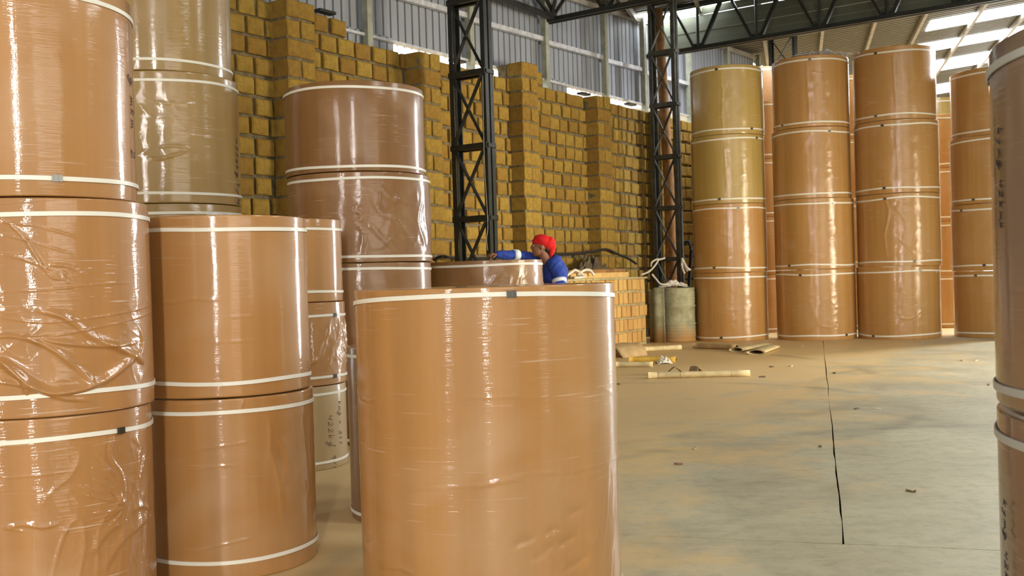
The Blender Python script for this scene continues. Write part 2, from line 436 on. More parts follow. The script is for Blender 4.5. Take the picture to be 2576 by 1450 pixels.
# pilasters: each one a structure with its own bricks
PB = [memesh(brick_mesh(PW - .02, PD + .03, .205, 80 + i), 'brick', M['brick']) for i in range(4)]
PH = [memesh(brick_mesh(PW / 2 - .025, PD + .03, .2, 90 + i), 'brick', M['brick']) for i in range(4)]
for i, p in enumerate(PIL):
    pt = empty('trim_%d' % (i + 1)); tag(pt, 'ochre block pilaster standing proud of the block wall', kind='structure')
    m = MB(); slabbox(m, p + .02, p + PW - .02, -9.5, -9.4 + PD - .03, 0, Z0 + (19 if i in (0, 1, 3) else 18) * CH - .03); m.build('mortar_core', M['mortar'], pt)
    for k in range(19 if i in (0, 1, 3) else 18):
        z = Z0 + (k + .5) * CH
        if k % 2 == 0:
            o = link('brick', PB[rnd.randrange(4)], None, pt); o.location = W(p + PW / 2 + rnd.uniform(-.008, .008), -9.4 + PD / 2 - .015 + rnd.uniform(-.008, .008), z); o.rotation_euler.z = rotW + rnd.uniform(-.02, .02)
        else:
            for q in (-1, 1):
                o = link('brick', PH[rnd.randrange(4)], None, pt); o.location = W(p + PW / 2 + q * PW / 4, -9.4 + PD / 2 - .015 + rnd.uniform(-.008, .008), z); o.rotation_euler.z = rotW + rnd.uniform(-.03, .03)

# ------------------------------------------------------------------ metal siding above the wall
sd = empty('wall_upper_left'); tag(sd, kind='structure')
def eave(s): return roofz(W(s, -9.72, 0)) - .02
def siding(s0, s1, z0, z1f, n=-9.74, name='siding_sheet', mat='siding', pitch=.155, dep=.04):
    m = MB(); pts = []; s = s0
    while s < s1 - .01:
        for ds, dn in ((0, 0), (pitch * .78, 0), (pitch * .83, -dep), (pitch * .95, -dep)):
            if s + ds < s1: pts.append((s + ds, n + dn))
        s += pitch
    pts.append((s1, n))
    v = []
    for s, k in pts: v += [W(s, k, z0), W(s, k, z1f(s))]
    m.add(v, [(2 * i, 2 * i + 2, 2 * i + 3, 2 * i + 1) for i in range(len(pts) - 1)])
    return m.build(name, M[mat], sd)
POST = [4.4, 6.5, 8.45, 10.35, 12.62, 14.72, 16.72, 18.25, 20.3, 22.3, 24.2]
for a, b in zip(POST[:-1], POST[1:]):
    zb = 4.55
    siding(a, b, zb, lambda s: 5.24)
    siding(a, b, 5.22, eave, n=-9.75)
    MB().bar(W(a, -9.66, 5.2), W(b, -9.66, 5.24), .08, .075).build('girt', M['girt'], sd)
    MB().bar(W(a, -9.66, zb + .0), W(b, -9.66, zb + .0), .07, .035).build('girt', M['girt'], sd)
    MB().bar(W(a, -9.66, eave(a) - .08), W(b, -9.66, eave(b) - .08), .07, .08).build('girt', M['purlin'], sd)
siding(9.75, 10.95, 4.34, lambda s: 4.62, n=-9.70, name='siding_patch'); siding(14.75, 15.5, 4.4, lambda s: 4.62, n=-9.70, name='siding_patch')
for s in POST: MB().bar(W(s, -9.62, 4.2), W(s, -9.62, eave(s) - .02), .1, .1, up=A).build('post', M['post'], sd)
for s, z in ((9.3, 4.66), (15.6, 4.42), (17.3, 4.44), (12.0, 4.45)): MB().bar(W(s, -9.5, z), W(s + .28, -9.5, z), .12, .035).build('bracket', M['steel'], sd)

# ------------------------------------------------------------------ roof
rf = empty('ceiling'); tag(rf, kind='structure')
SKYL = [(-3.0, 3.2, 20.35, 21.55), (3.1, 14, 25.9, 27.0), (3.05, 14, 28.6, 29.75), (3.9, 14, 31.4, 33.2), (3.9, 14, 36, 38), (3.9, 14, 41, 43), (-2.5, 1.2, 32.5, 33.3),
        (4, 13, 8.0, 9.4), (2.5, 9, 3.2, 4.4), (0, 9, -6.5, -5.4)]  # out-of-view strips in this row, added to brighten the near floor and reels
def roof_strip(e0, e1, g0, g1, nm='roof_sheet'):
    m = MB(); g = g0; pts = []; pitch = .19
    while g < g1 - .01:
        for dg, dz in ((0, 0), (pitch * .5, 0), (pitch * .6, .035), (pitch * .9, .035)):
            if g + dg < g1: pts.append((g + dg, dz))
        g += pitch
    pts.append((g1, 0)); v = []
    lim = lambda g: (-10.15 + .34 * g) / .94                # the sheets end just outside the siding
    pts = [q for q in pts if lim(q[0]) < e1 - .1]
    if len(pts) < 2: return
    for g, dz in pts: v += [R(max(e0, lim(g)), g, dz), R(e1, g, dz)]
    m.add(v, [(2 * i, 2 * i + 1, 2 * i + 3, 2 * i + 2) for i in range(len(pts) - 1)])
    return m.build(nm, M['roof'], rf)
EE = [-16, -12, -8, -4.4, -1.75, .67, 2.9, 5.2, 9, 14, 22]
for a, b in zip(EE[:-1], EE[1:]):
    for g0, g1 in ((-10, 6), (6, 20), (20, 34), (34, 50)): roof_strip(a, b, g0, g1)
for e in [-12, -10, -8, -6.5, -5.3, -4.1, -2.95, -1.72, -.6, .67, 1.8, 2.88, 4.12, 5.3, 6.5, 7.7, 9, 11, 13]:
    MB().bar(R(e, -10, -.08), R(e, min(50, (.94 * e + 9.9) / .34), -.08), .07, .13).build('purlin', M['purlin'], rf)
for e0, e1, g0, g1 in SKYL:
    a = math.ceil(e0 * 2) / 2
    cuts = [e for e in (-2.95, -1.72, -.6, .67, 1.8, 2.88, 4.12, 5.3, 6.5, 7.7, 9, 11, 13) if e0 + .2 < e < e1 - .2]
    ee = [e0] + cuts + [e1]
    for x0, x1 in zip(ee[:-1], ee[1:]):
        v = [R(x0 + .035, g0, -.012), R(x1 - .035, g0, -.012), R(x1 - .035, g1, -.012), R(x0 + .035, g1, -.012)]
        v += [p + Vector((0, 0, -.008)) for p in v]
        MB().add(v, [(0, 1, 2, 3), (7, 6, 5, 4), (0, 4, 5, 1), (1, 5, 6, 2), (2, 6, 7, 3), (3, 7, 4, 0)]).build('skylight_panel', M['skylight'], rf)

# ------------------------------------------------------------------ the other walls of the hall
M['wallsheet'] = siding_mat('hall_wall_sheet', (.42, .38, .30), .1, .7)
MB().box((19.4, 17, 4.4), (.12, 62, 9.2)).build('wall_right', M['wallsheet'], None); tag(bpy.data.objects['wall_right'], kind='structure')
MB().box((2, -10.2, 4.2), (36, .12, 9)).build('wall_back', M['wallsheet'], None); tag(bpy.data.objects['wall_back'], kind='structure')
MB().box((6, 48, 4.4), (28, .12, 9)).build('wall_front', M['wallsheet'], None); tag(bpy.data.objects['wall_front'], kind='structure')
MB().box((-8.6, 0, 3), (.12, 21, 6)).build('wall_near_left', M['wallsheet'], None); tag(bpy.data.objects['wall_near_left'], kind='structure')

# ------------------------------------------------------------------ roof trusses
def truss(s, z, depth, n0, n1, nodes0, step, label):
    t = empty('roof_truss'); tag(t, label, 'truss', 'roof trusses of dark steel')
    for dz, nm in ((0, 'lower_chord'), (depth, 'upper_chord')):
        for k in (-.06, .06):
            MB().bar(W(s + k, n0, z + dz), W(s + k, n1, z + dz), .05, .075).build(nm, M['steel'], t)
    n = nodes0
    while n < n1:
        MB().bar(W(s, n, z), W(s, n, z + depth), .05).build('web_bar', M['steel'], t)
        MB().bar(W(s, n - .07, z), W(s, n - step * .42, z + depth), .045).build('web_bar', M['steel'], t)
        MB().bar(W(s, n + .07, z), W(s, n + step * .42, z + depth), .065).build('web_bar', M['steel'], t)
        MB().box(W(s, n, z + .04), (.02, .26, .12), Matrix.Rotation(-AZ + PI / 2, 3, 'Z')).build('gusset_plate', M['steel'], t)
        n += step
    return t
truss(18.37, 5.5, .85, -9.62, 6, -8.5, 1.18, 'dark steel roof truss running over the reel towers at top right')
truss(14.8, 5.55, .85, -9.62, 6, -8.45, 1.18, 'dark steel roof truss nearer the camera, its lower chord cut by the top edge')
lt = empty('eave_truss'); tag(lt, 'dark steel truss along the siding, meeting the nearer roof truss at its node', 'truss')
MB().bar(W(9, -9.4, 5.62), W(14.75, -9.45, 5.58), .07, .08).build('lower_chord', M['steel'], lt)
MB().bar(W(9, -9.4, 6.02), W(14.75, -9.45, 6.1), .07, .08).build('upper_chord', M['steel'], lt)
for a, b in ((14.75, 14.3), (14.6, 13.7), (13.2, 13.7), (13.1, 12.6), (11.9, 12.6), (11.8, 11.3)):
    MB().bar(W(a, -9.43, 5.6), W(b, -9.43, 6.05), .05).build('web_bar', M['steel'], lt)
# knee braces rising from the near truss node
kb = MB(); MB().bar(W(14.75, -9.5, 5.56), W(14.2, -8.9, 6.3), .05).build('knee_brace', M['steel'], lt)
MB().bar(W(14.75, -9.5, 5.56), W(14.9, -9.0, 6.25), .05).build('knee_brace', M['steel'], lt)
# sheeted fascia hung behind the far truss
fa = empty('fascia_panel'); tag(fa, 'dark green-grey sheeted fascia hung behind the truss over the towers', 'fascia')
for k in range(5):
    z0 = 5.62 + k * .155
    MB().bar(W(18.78 + .012 * (k % 2), -9.5, z0 + .078), W(18.78 + .012 * (k % 2), 6, z0 + .078), .02, .15).build('board', M['fascia'], fa)
MB().bar(W(18.72, -9.5, 5.59), W(18.72, 6, 5.59), .06, .05).build('edge_trim', M['purlin'], fa)

# ------------------------------------------------------------------ lattice columns
def lattice(s, n, a, b, z0, z1, zs, label, mat='steel'):
    t = empty('lattice_column'); tag(t, label, 'column', 'lattice columns of dark steel')
    w = .068
    for i in (-1, 1):
        for j in (-1, 1):
            MB().angle(W(s + i * a / 2, n + j * b / 2, z0), W(s + i * a / 2, n + j * b / 2, z1), w, .012, A * -i, NW * -j).build('leg', M[mat], t)
            MB().box(W(s + i * a / 2, n + j * b / 2, z0 + .01), (.12, .12, .02)).build('base_plate', M[mat], t)
    for k, z in enumerate(zs):
        for i in (-1, 1):
            MB().bar(W(s + i * a / 2, n - b / 2, z), W(s + i * a / 2, n + b / 2, z), .05, .075).build('cross_bar', M[mat], t)
            if k:
                zl = zs[k - 1]
                if i == -1:
                    MB().bar(W(s - a / 2 - .005, n - b / 2 + .03, zl), W(s - a / 2 - .005, n + b / 2 - .03, z), .014, .06, up=A).build('brace', M[mat], t)
                    MB().bar(W(s - a / 2 + .02, n + b / 2 - .03, zl), W(s - a / 2 + .02, n - b / 2 + .03, z), .014, .06, up=A).build('brace', M[mat], t)
        for j in (-1, 1): MB().bar(W(s - a / 2, n + j * b / 2, z), W(s + a / 2, n + j * b / 2, z), .04, .05).build('cross_bar', M[mat], t)
    return t
lattice(10.94, -8.34, .17, .6, 0, 6.0, [.1, 1.05, 2.0, 2.95, 3.92, 4.89, 5.86], 'black steel lattice column standing behind the worker')
lattice(17.19, -8.65, .17, .52, 0, 6.3, [.48, 1.46, 2.40, 3.34, 4.29, 5.25, 6.2], 'dusty steel lattice column standing behind the drum', 'steel2')
lattice(22.8, -8.47, .17, .62, 0, 6.5, [.2, 1.1, 2.0, 2.9, 3.8, 4.7, 5.65, 6.5], 'far steel lattice column seen just above the second reel tower')
tp = MB(); tp.tube([(3.06, 19.8, 0), (3.06, 19.8, 3), (2.95, 19.8, 6.25)], [.11, .1, .09], 14)
tp.build('timber_pole', M['timber'], None, True); tag(bpy.data.objects['timber_pole'], 'round brown timber pole rising behind the dusty lattice column', 'pole')

# ------------------------------------------------------------------ low block platform against the wall
pf = empty('block_platform', (0, 0, 0)); tag(pf, 'low pale block platform with mortared top between worker and drum', 'platform')
PS0, PS1, PN = 11.6, 15.78, -8.42
m = MB(); slabbox(m, PS0, PS1, -9.38, PN, 0, 1.13); m.build('core', M['mortar_pale'], pf)
m = MB(); slabbox(m, PS0 - .02, PS1 + .03, -9.1, PN + .045, 1.125, 1.155); m.build('mortar_top', M['mortar_pale'], pf)
UB = [memesh(brick_mesh(.15, .1, .2, 200 + i), 'brick', M['brick_pale']) for i in range(6)]
for k in range(5):
    s = PS0 + rnd.uniform(0, .08)
    while s < PS1 - .1:
        L = rnd.uniform(.105, .14)
        o = link('brick', UB[rnd.randrange(6)], None, pf); o.location = W(s + L / 2, PN - .008 + rnd.uniform(-.008, .008), .03 + (k + .5) * .222)
        o.rotation_euler = (0, rnd.uniform(-.07, .07), rotW + rnd.uniform(-.04, .04)); o.scale.x = L / .15; o.scale.z = rnd.uniform(.86, .98)
        s += L + rnd.uniform(.022, .04)
    for q in range(4):
        o = link('brick', UB[rnd.randrange(6)], None, pf); o.location = W(PS1 - .03, PN - .12 - q * .19, .03 + (k + .5) * .222); o.rotation_euler.z = rotW + PI / 2 ; o.scale.z = .95

# ------------------------------------------------------------------ paper reels
def on_reel(px, py, cx, cy, r, z0):
    d = cam.matrix_world.to_3x3() @ Vector(((px - 1288) / 2600, -(py - 725) / 2600, -1))
    a = d.x ** 2 + d.y ** 2; b = -2 * (d.x * cx + d.y * cy); c = cx * cx + cy * cy - r * r
    q = max(0, b * b - 4 * a * c); t = (-b - math.sqrt(q)) / (2 * a); p = Vector((0, 0, 1.2)) + d * t
    return math.atan2(p.y - cy, p.x - cx), p.z - z0
def creases(cx, cy, r, z0, h, lines):
    out = []
    for pts, amp, wid in lines:
        pl = [on_reel(px, py, cx, cy, r, z0) for px, py in pts]
        fine = []
        for k in range(len(pl) - 1):
            p0, p1, p2, p3 = (np.array(pl[max(0, min(len(pl) - 1, k + q))]) for q in (-1, 0, 1, 2))
            for t in np.linspace(0, 1, 6, endpoint=False): fine.append(.5 * ((2 * p1) + (p2 - p0) * t + (2 * p0 - 5 * p1 + 4 * p2 - p3) * t * t + (3 * p1 - p0 - 3 * p2 + p3) * t ** 3))
        fine.append(np.array(pl[-1])); out.append((np.array(fine) * (r, 1), amp, wid))
    return out
def crease_grid(lines, r, AA, ZZ):
    D = np.zeros_like(ZZ)
    U = ((AA + PI) % (2 * PI) - PI) * r
    for P, amp, wid in lines:
        lo = P.min(0) - wid * 4; hi = P.max(0) + wid * 4
        idx = np.where((U > lo[0]) & (U < hi[0]) & (ZZ > lo[1]) & (ZZ < hi[1]))
        if len(idx[0]) == 0: continue
        u, z = U[idx], ZZ[idx]; best = np.full(u.shape, 9.); par = np.zeros(u.shape); side = np.zeros(u.shape); n = len(P) - 1
        for k in range(n):
            a, b = P[k], P[k + 1]; ab = b - a; L = (ab ** 2).sum() + 1e-9
            t = np.clip(((u - a[0]) * ab[0] + (z - a[1]) * ab[1]) / L, 0, 1)
            du = u - a[0] - t * ab[0]; dz = z - a[1] - t * ab[1]; d = np.hypot(du, dz)
            m = d < best; best[m] = d[m]; par[m] = (k + t[m]) / n; side[m] = np.sign(dz[m])
        w_ = wid * np.where(side > 0, 1.7, .75)
        D[idx] += amp * np.exp(-(best / w_) ** 2) * np.clip(np.minimum(par, 1 - par) * 5 + .1, 0, 1)
    return D
def reel_body(r, h, segs, rings, fold=None, seed=0, bulge=0.002, lines=None):
    """lathe with uv in metres; fold(theta, z) -> radial displacement"""
    v = []; f = []; D = None
    prof = [(.05, .006), (r * .55, .003), (r - .006, .0), (r - .0012, .0015)]
    prof += [(r, .006)] + [(r, .006 + (h - .010) * i / rings) for i in range(1, rings)] + [(r, h - .004)]
    prof += [(r - .0012, h - .0012), (r - .006, h), (r - .02, h), (r * .55, h - .004), (.05, h - .006)]
    k = len(prof); n = segs + 1
    if lines:
        AA, ZZ = np.meshgrid(np.arange(n) * 2 * PI / segs, np.array([z for _, z in prof])); D = crease_grid(lines, r, AA, ZZ)
        D *= np.clip(np.minimum(ZZ, h - ZZ) / .03, 0, 1)
    for i, (rr, z) in enumerate(prof):
        for j in range(n):
            a = 2 * PI * j / segs; q = rr
            if abs(rr - r) < .004:
                q += bulge * noise.noise(Vector((math.cos(a) * 1.5, math.sin(a) * 1.5, z * 2 + seed * 7)))
                if fold and 3 < i < k - 4: q += fold(a, z)
                if D is not None: q += D[i, j]
            v.append((q * math.cos(a), q * math.sin(a), z))
    loops = []
    for i in range(k - 1):
        for j in range(segs):
            a = i * n + j; f.append((a, a + 1, a + 1 + n, a + n)); loops += [a, a + 1, a + 1 + n, a + n]
    me = bpy.data.meshes.new('body'); me.from_pydata(v, [], f)
    ul = me.uv_layers.new(name='UVMap')
    for li, vi in enumerate(loops):
        i, j = divmod(vi, n); z = prof[i][1] + (0 if i > 3 else -.05); ul.data[li].uv = (2 * PI * r * j / segs + (0 if abs(prof[i][0] - r) < .02 else prof[i][0] * 3), z)
    me.update(); return me
def strap_mesh(r, w, segs, wob, seed, gap=.0035, drop=0, a0=0):
    m = MB(); n = segs
    for j in range(n):
        a = 2 * PI * j / n; dz = wob * noise.noise(Vector((math.cos(a) * .8, math.sin(a) * .8, seed * 3.1))) - drop * (1 - math.cos(a - a0))
        for rr, z in ((r + .0005, -w / 2), (r + gap, -w / 2 + .001), (r + gap, w / 2 - .001), (r + .0005, w / 2)):
            m.v.append((rr * math.cos(a), rr * math.sin(a), z + dz))
    for j in range(n):
        a = 4 * j; b = 4 * ((j + 1) % n)
        m.f += [(a + i, b + i, b + i + 1, a + i + 1) for i in range(3)]
    return m.mesh('strap')
_cache = {}
def reel(x, y, z, r, h, mat, label, group, top=.05, bot=.05, sw=.017, segs=96, rings=4, rot=0, fold=None, buckle=None, seed=None, strap='strap', wob=.012, straps=(1, 1), lines=None, drop=0):
    o = empty('paper_reel', (x, y, z), rot); tag(o, label, 'paper reel', group)
    seed = seed if seed is not None else rnd.randrange(999)
    if lines: lines = creases(x, y, r, z, h, lines)
    key = (round(r, 3), round(h, 3), segs, rings, seed if fold or lines else seed % 5)
    me = None if fold or lines else _cache.get(key)
    if me is None:
        me = reel_body(r, h, segs, rings, fold, key[-1], lines=lines); _cache[key] = me
        me2 = me
    else: me2 = me.copy()
    me2.materials.clear(); me2.materials.append(M[mat])
    b = link('body', me2, None, o, True)
    MB().lathe([(.05, .02), (.05, h - .003), (.042, h - .003), (.042, .02)], 20).build('core_tube', M['card'], o, True)
    for i, zz in enumerate((bot, h - top)):
        if not straps[i]: continue
        s = link('strap', strap_mesh(r + .0012, sw, max(64, segs), wob, seed + i * 5, drop=drop * i, a0=math.atan2(-y, -x)), M[strap], o, False); s.location = (0, 0, zz)
        if buckle and buckle[i] is not None:
            a = buckle[i] - rot; w = .034 if r < .6 else .05
            dz = wob * noise.noise(Vector((math.cos(a) * .8, math.sin(a) * .8, (seed + i * 5) * 3.1)))
            mb = MB(); R3 = Matrix.Rotation(a, 3, 'Z')
            mb.box(R3 @ Vector((r + .006, 0, dz)), (.006, w, sw * 1.35), R3)
            mb.box(R3 @ Vector((r + .009, -w * .22, dz)), (.004, w * .2, sw * 1.4), R3); mb.box(R3 @ Vector((r + .009, w * .22, dz)), (.004, w * .2, sw * 1.4), R3)
            mb.build('buckle', M['buckle'], s)
    return o
def ridge(a, z, sc, seed, rot=0):
    c, s = math.cos(rot), math.sin(rot); u = (a * c + z * s) * sc[0]; v = (-a * s + z * c) * sc[1]
    w1 = noise.noise(Vector((a * 1.3, z * 2.0, seed + 5))) * 1.1
    return 1 - abs(noise.noise(Vector((u + w1, v + w1, seed)))) * 2
def sm(x, a, b): t = min(1, max(0, (x - a) / (b - a))); return t * t * (3 - 2 * t)
def strip_fold(amp, seed, zlo, zhi, amin=-2.9, amax=0.0, sc=(2.2, 4.5), rot=.35, h=1.):
    def f(a, z):
        a = (a + PI) % (2 * PI) - PI
        k = sm(z, zlo[0], zlo[1]) * (1 - sm(z, zhi[0], zhi[1])) * sm(a, amin, amin + .35) * (1 - sm(a, amax - .35, amax))
        if k <= 0: return 0
        q = ridge(a, z, sc, seed, rot); q2 = ridge(a, z, (sc[0] * 2.6, sc[1] * 2.4), seed + 9, -rot)
        return amp * k * (max(0, q) ** 4 + .3 * max(0, q2) ** 4)
    return f

G_L = 'film wrapped paper reels stacked at the left'
# stack A - front left
reel(-1.772, 3.9, 0, .375, .765, 'kraft_folds', 'wrinkled brown reel at the floor of the front left stack, torn film on its flank', G_L, top=.075, bot=.06, segs=440, rings=220, seed=3,
     lines=[([(282, 1062), (284, 1100), (276, 1148), (303, 1190), (312, 1235), (310, 1275), (300, 1300), (272, 1325)], .005, .004)]
     + [([(309, 1272), (285 - 12 * (k % 2), 1262 - 14 * k), (190 + 9 * k, 1245 - 24 * k)], .003, .0035) for k in range(6)]
     + [([(308, 1278), (270, 1290 + 9 * k), (215, 1296 + 16 * k)], .0025, .0035) for k in range(3)]
     + [([(20, 1330), (60, 1322), (110, 1328), (150, 1318)], .004, .006), ([(330, 1290), (352, 1275), (380, 1282)], .005, .008), ([(260, 1440), (300, 1370), (340, 1330), (372, 1300)], .005, .013), ([(225, 1400), (270, 1340), (300, 1320)], .004, .012), ([(330, 1100), (352, 1130), (345, 1190), (362, 1240)], .004, .012),
        ([(0, 1205), (90, 1198), (190, 1186)], .0018, .003), ([(10, 1330), (60, 1338)], .002, .004), ([(150, 1330), (170, 1342)], .003, .004)],
     fold=strip_fold(.004, 4.2, (.02, .1), (.55, .7), -1.35, .2, (3.0, 5.5), .7), buckle=(None, -.45), rot=0)
reel(-1.762, 3.9, .768, .378, .758, 'kraft_folds', 'brown reel with deep folds of slack film, middle of the front left stack', G_L, top=.055, bot=.075, segs=560, rings=280, seed=8,
     lines=[([(-40, 880), (30, 935), (110, 985), (190, 985), (260, 960), (320, 915), (352, 880)], .015, .012), ([(0, 902), (50, 950), (70, 1000)], .011, .009),
            ([(60, 845), (130, 880), (200, 935), (235, 975)], .009, .009), ([(90, 782), (160, 800), (230, 850), (300, 880), (352, 908)], .010, .010), ([(100, 845), (140, 862), (260, 872), (345, 862)], .007, .008),
            ([(352, 830), (356, 870), (348, 905), (362, 915)], .009, .007), ([(-20, 960), (60, 972), (140, 1000), (230, 1010)], .007, .007), ([(-10, 850), (40, 848), (110, 870)], .005, .006),
            ([(0, 852), (120, 848), (230, 828), (345, 800), (384, 780)], .0022, .0035), ([(0, 800), (110, 812), (240, 800), (380, 764)], .002, .003), ([(120, 668), (170, 672), (220, 700)], .0035, .005),
            ([(0, 545), (60, 600), (120, 690), (160, 705)], .004, .004), ([(0, 560), (90, 570), (200, 600)], .002, .003), ([(0, 590), (80, 610), (180, 640)], .002, .003), ([(0, 640), (80, 660), (150, 700)], .0025, .004), ([(0, 515), (100, 505), (180, 498)], .002, .003),
            ([(155, 680), (163, 705), (175, 712)], .004, .004), ([(0, 735), (120, 730), (230, 718), (330, 712)], .002, .003)],
     fold=strip_fold(.004, 2.7, (.06, .13), (.28, .48), -2.7, .1, (1.5, 7.0), .16))
reel(-1.795, 3.9, 1.532, .372, .76, 'kraft', 'smooth brown reel crowning the front left stack, steel buckle on its lower strap', G_L, top=.06, bot=.065, segs=160, rings=6, seed=5, buckle=(-.93, -1.0))
# pair B
reel(-1.273, 4.56, 0, .373, .742, 'kraft_smooth', 'brown reel on the floor beneath the two-reel stack beside the front left stack', G_L, top=.055, bot=.075, segs=300, rings=140, seed=11,
     lines=[([(606, 988), (612, 1010), (608, 1030), (618, 1045)], .004, .005), ([(480, 1187), (540, 1176), (598, 1172)], .002, .003), ([(400, 1150), (520, 1130), (640, 1110)], .0016, .003), ([(480, 1388), (560, 1372), (640, 1352)], .0022, .003), ([(420, 1020), (520, 1005), (600, 990)], .0025, .004), ([(450, 1028), (540, 1012)], .002, .003), ([(680, 1010), (740, 985), (785, 975)], .004, .006), ([(700, 1100), (725, 1160), (715, 1230), (735, 1300)], .004, .012)],
     fold=strip_fold(.006, 7.7, (.15, .3), (.6, .69), -1.1, .3, (2.6, 3.0), 1.1))
reel(-1.279, 4.56, .748, .371, .745, 'kraft_smooth', 'smooth brown reel on top of the two-reel stack beside the front left stack', G_L, top=.055, bot=.055, segs=260, rings=110, seed=12,
     lines=[([(392, 756), (430, 762), (480, 754), (560, 757)], .003, .004), ([(400, 764), (460, 760)], .002, .003), ([(560, 800), (640, 796)], .0012, .003), ([(520, 862), (660, 858)], .0012, .003)])
# stack C - olive, behind
for i in range(4):
    nm = ('lowest', 'second lowest', 'wrinkled handwritten third', 'topmost')[i]
    reel(-2.42 + (.0, .0, .0, -.03)[i], 7.36, i * .885, .5 if i < 3 else .492, .88, 'olive', nm + ' olive-brown reel of the tall stack behind the two front left stacks', 'olive paper reels in the rear left stack', top=.06, bot=.07, segs=260 if i == 2 else 96,
         rings=110 if i == 2 else 4, seed=20 + i, fold=strip_fold(.003, 3.3, (.2, .35), (.65, .8), -2.2, -.9, (2.5, 6), .1) if i == 2 else None, sw=.019,
         lines=[([(370, 396), (395, 402), (430, 394), (470, 382)], .007, .006), ([(400, 372), (440, 368), (480, 376)], .005, .006), ([(450, 330), (500, 345), (560, 352)], .003, .005), ([(380, 256), (420, 262), (440, 258)], .004, .006), ([(455, 262), (500, 264)], .003, .005)] if i == 2 else None)
# stack D - narrow three
reel(-1.50, 6.9, 0, .365, .54, 'olive_bare', 'bare olive handwritten reel at the floor of the narrow three-reel stack', G_L, top=.055, bot=.055, seed=31)
reel(-1.50, 6.9, .545, .374, .535, 'kraft_folds', 'brown reel in badly creased film, middle of the narrow three-reel stack', G_L, top=.09, bot=.05, segs=220, rings=90, seed=32,
     fold=strip_fold(.014, 8.1, (.08, .16), (.34, .45), -1.8, .4, (2.2, 5), .5), buckle=(-.5, -.45))
reel(-1.505, 6.9, 1.085, .371, .535, 'kraft_smooth', 'smooth brown reel on top of the narrow three-reel stack', G_L, top=.065, bot=.06, seed=33)
# stack E - wide dark
nmE = ('dark brown reel at the floor of the wide stack in front of the block wall', 'dark brown reel second from the floor of the wide stack by the wall',
       'dark brown reel with rumpled film, third up in the wide stack by the wall', 'glossy dark brown reel crowning the wide stack by the wall')
for i in range(4):
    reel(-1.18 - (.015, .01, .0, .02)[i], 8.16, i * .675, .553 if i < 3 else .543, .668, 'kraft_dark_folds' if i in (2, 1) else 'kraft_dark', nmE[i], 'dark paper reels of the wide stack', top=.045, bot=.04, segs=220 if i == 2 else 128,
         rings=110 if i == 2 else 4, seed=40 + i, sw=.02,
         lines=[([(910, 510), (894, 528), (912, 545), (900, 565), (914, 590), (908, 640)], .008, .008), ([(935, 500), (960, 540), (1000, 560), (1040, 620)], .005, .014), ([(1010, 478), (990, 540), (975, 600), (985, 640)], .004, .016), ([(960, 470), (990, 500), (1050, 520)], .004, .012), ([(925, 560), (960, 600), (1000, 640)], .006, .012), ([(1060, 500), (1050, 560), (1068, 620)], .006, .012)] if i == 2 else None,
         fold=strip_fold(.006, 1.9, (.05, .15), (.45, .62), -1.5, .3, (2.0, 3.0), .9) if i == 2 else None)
# F slim
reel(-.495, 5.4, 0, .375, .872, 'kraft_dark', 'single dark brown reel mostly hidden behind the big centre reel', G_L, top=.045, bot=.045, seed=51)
# G centre
reel(-.108, 4.0, 0, .498, 1.172, 'kraft', 'big single brown reel standing alone in the centre foreground', 'single reels on the floor', top=.022, drop=.034, bot=.032, segs=420, rings=200, seed=60, sw=.017, wob=.008,
     lines=[([(930, 1240), (1050, 1232), (1200, 1222), (1330, 1195), (1460, 1185), (1556, 1140)], .0016, .003), ([(1180, 1232), (1280, 1212), (1330, 1205)], .002, .003), ([(1480, 960), (1530, 985), (1550, 1000)], .0010, .004), ([(905, 1000), (930, 1010), (950, 1005)], .003, .005), ([(915, 1345), (925, 1360), (945, 1345)], .003, .004), ([(1150, 1005), (1300, 1000), (1480, 1010)], .0012, .0028), ([(950, 1425), (1010, 1432), (1040, 1448)], .004, .006),
            ([(1290, 1375), (1330, 1362), (1345, 1355)], -.005, .012), ([(1335, 1415), (1370, 1395), (1390, 1370)], -.005, .012), ([(1370, 1345), (1410, 1330)], -.005, .010), ([(1400, 1380), (1450, 1350)], -.005, .011), ([(1430, 1300), (1470, 1280)], -.004, .010), ([(1420, 1440), (1480, 1400)], -.005, .012)],
     fold=strip_fold(.0025, 6.4, (.04, .12), (.45, .62), -1.35, -.1, (4.5, 7.5), .8), buckle=(None, -1.36))
# H by the worker
reel(-.276, 10.8, 0, .6, .69, 'kraft_dark', 'lower of the two reels the worker leans over', 'reels in front of the worker', seed=70)
reel(-.276, 10.8, .693, .6, .69, 'kraft_dark_folds', 'rumpled brown reel under the outstretched arm of the worker', 'reels in front of the worker', top=.045, bot=.05, segs=240, rings=90, seed=71, sw=.024,
     fold=strip_fold(.012, 5.5, (.06, .15), (.5, .62), -1.6, .3, (2.2, 3.4), .8))
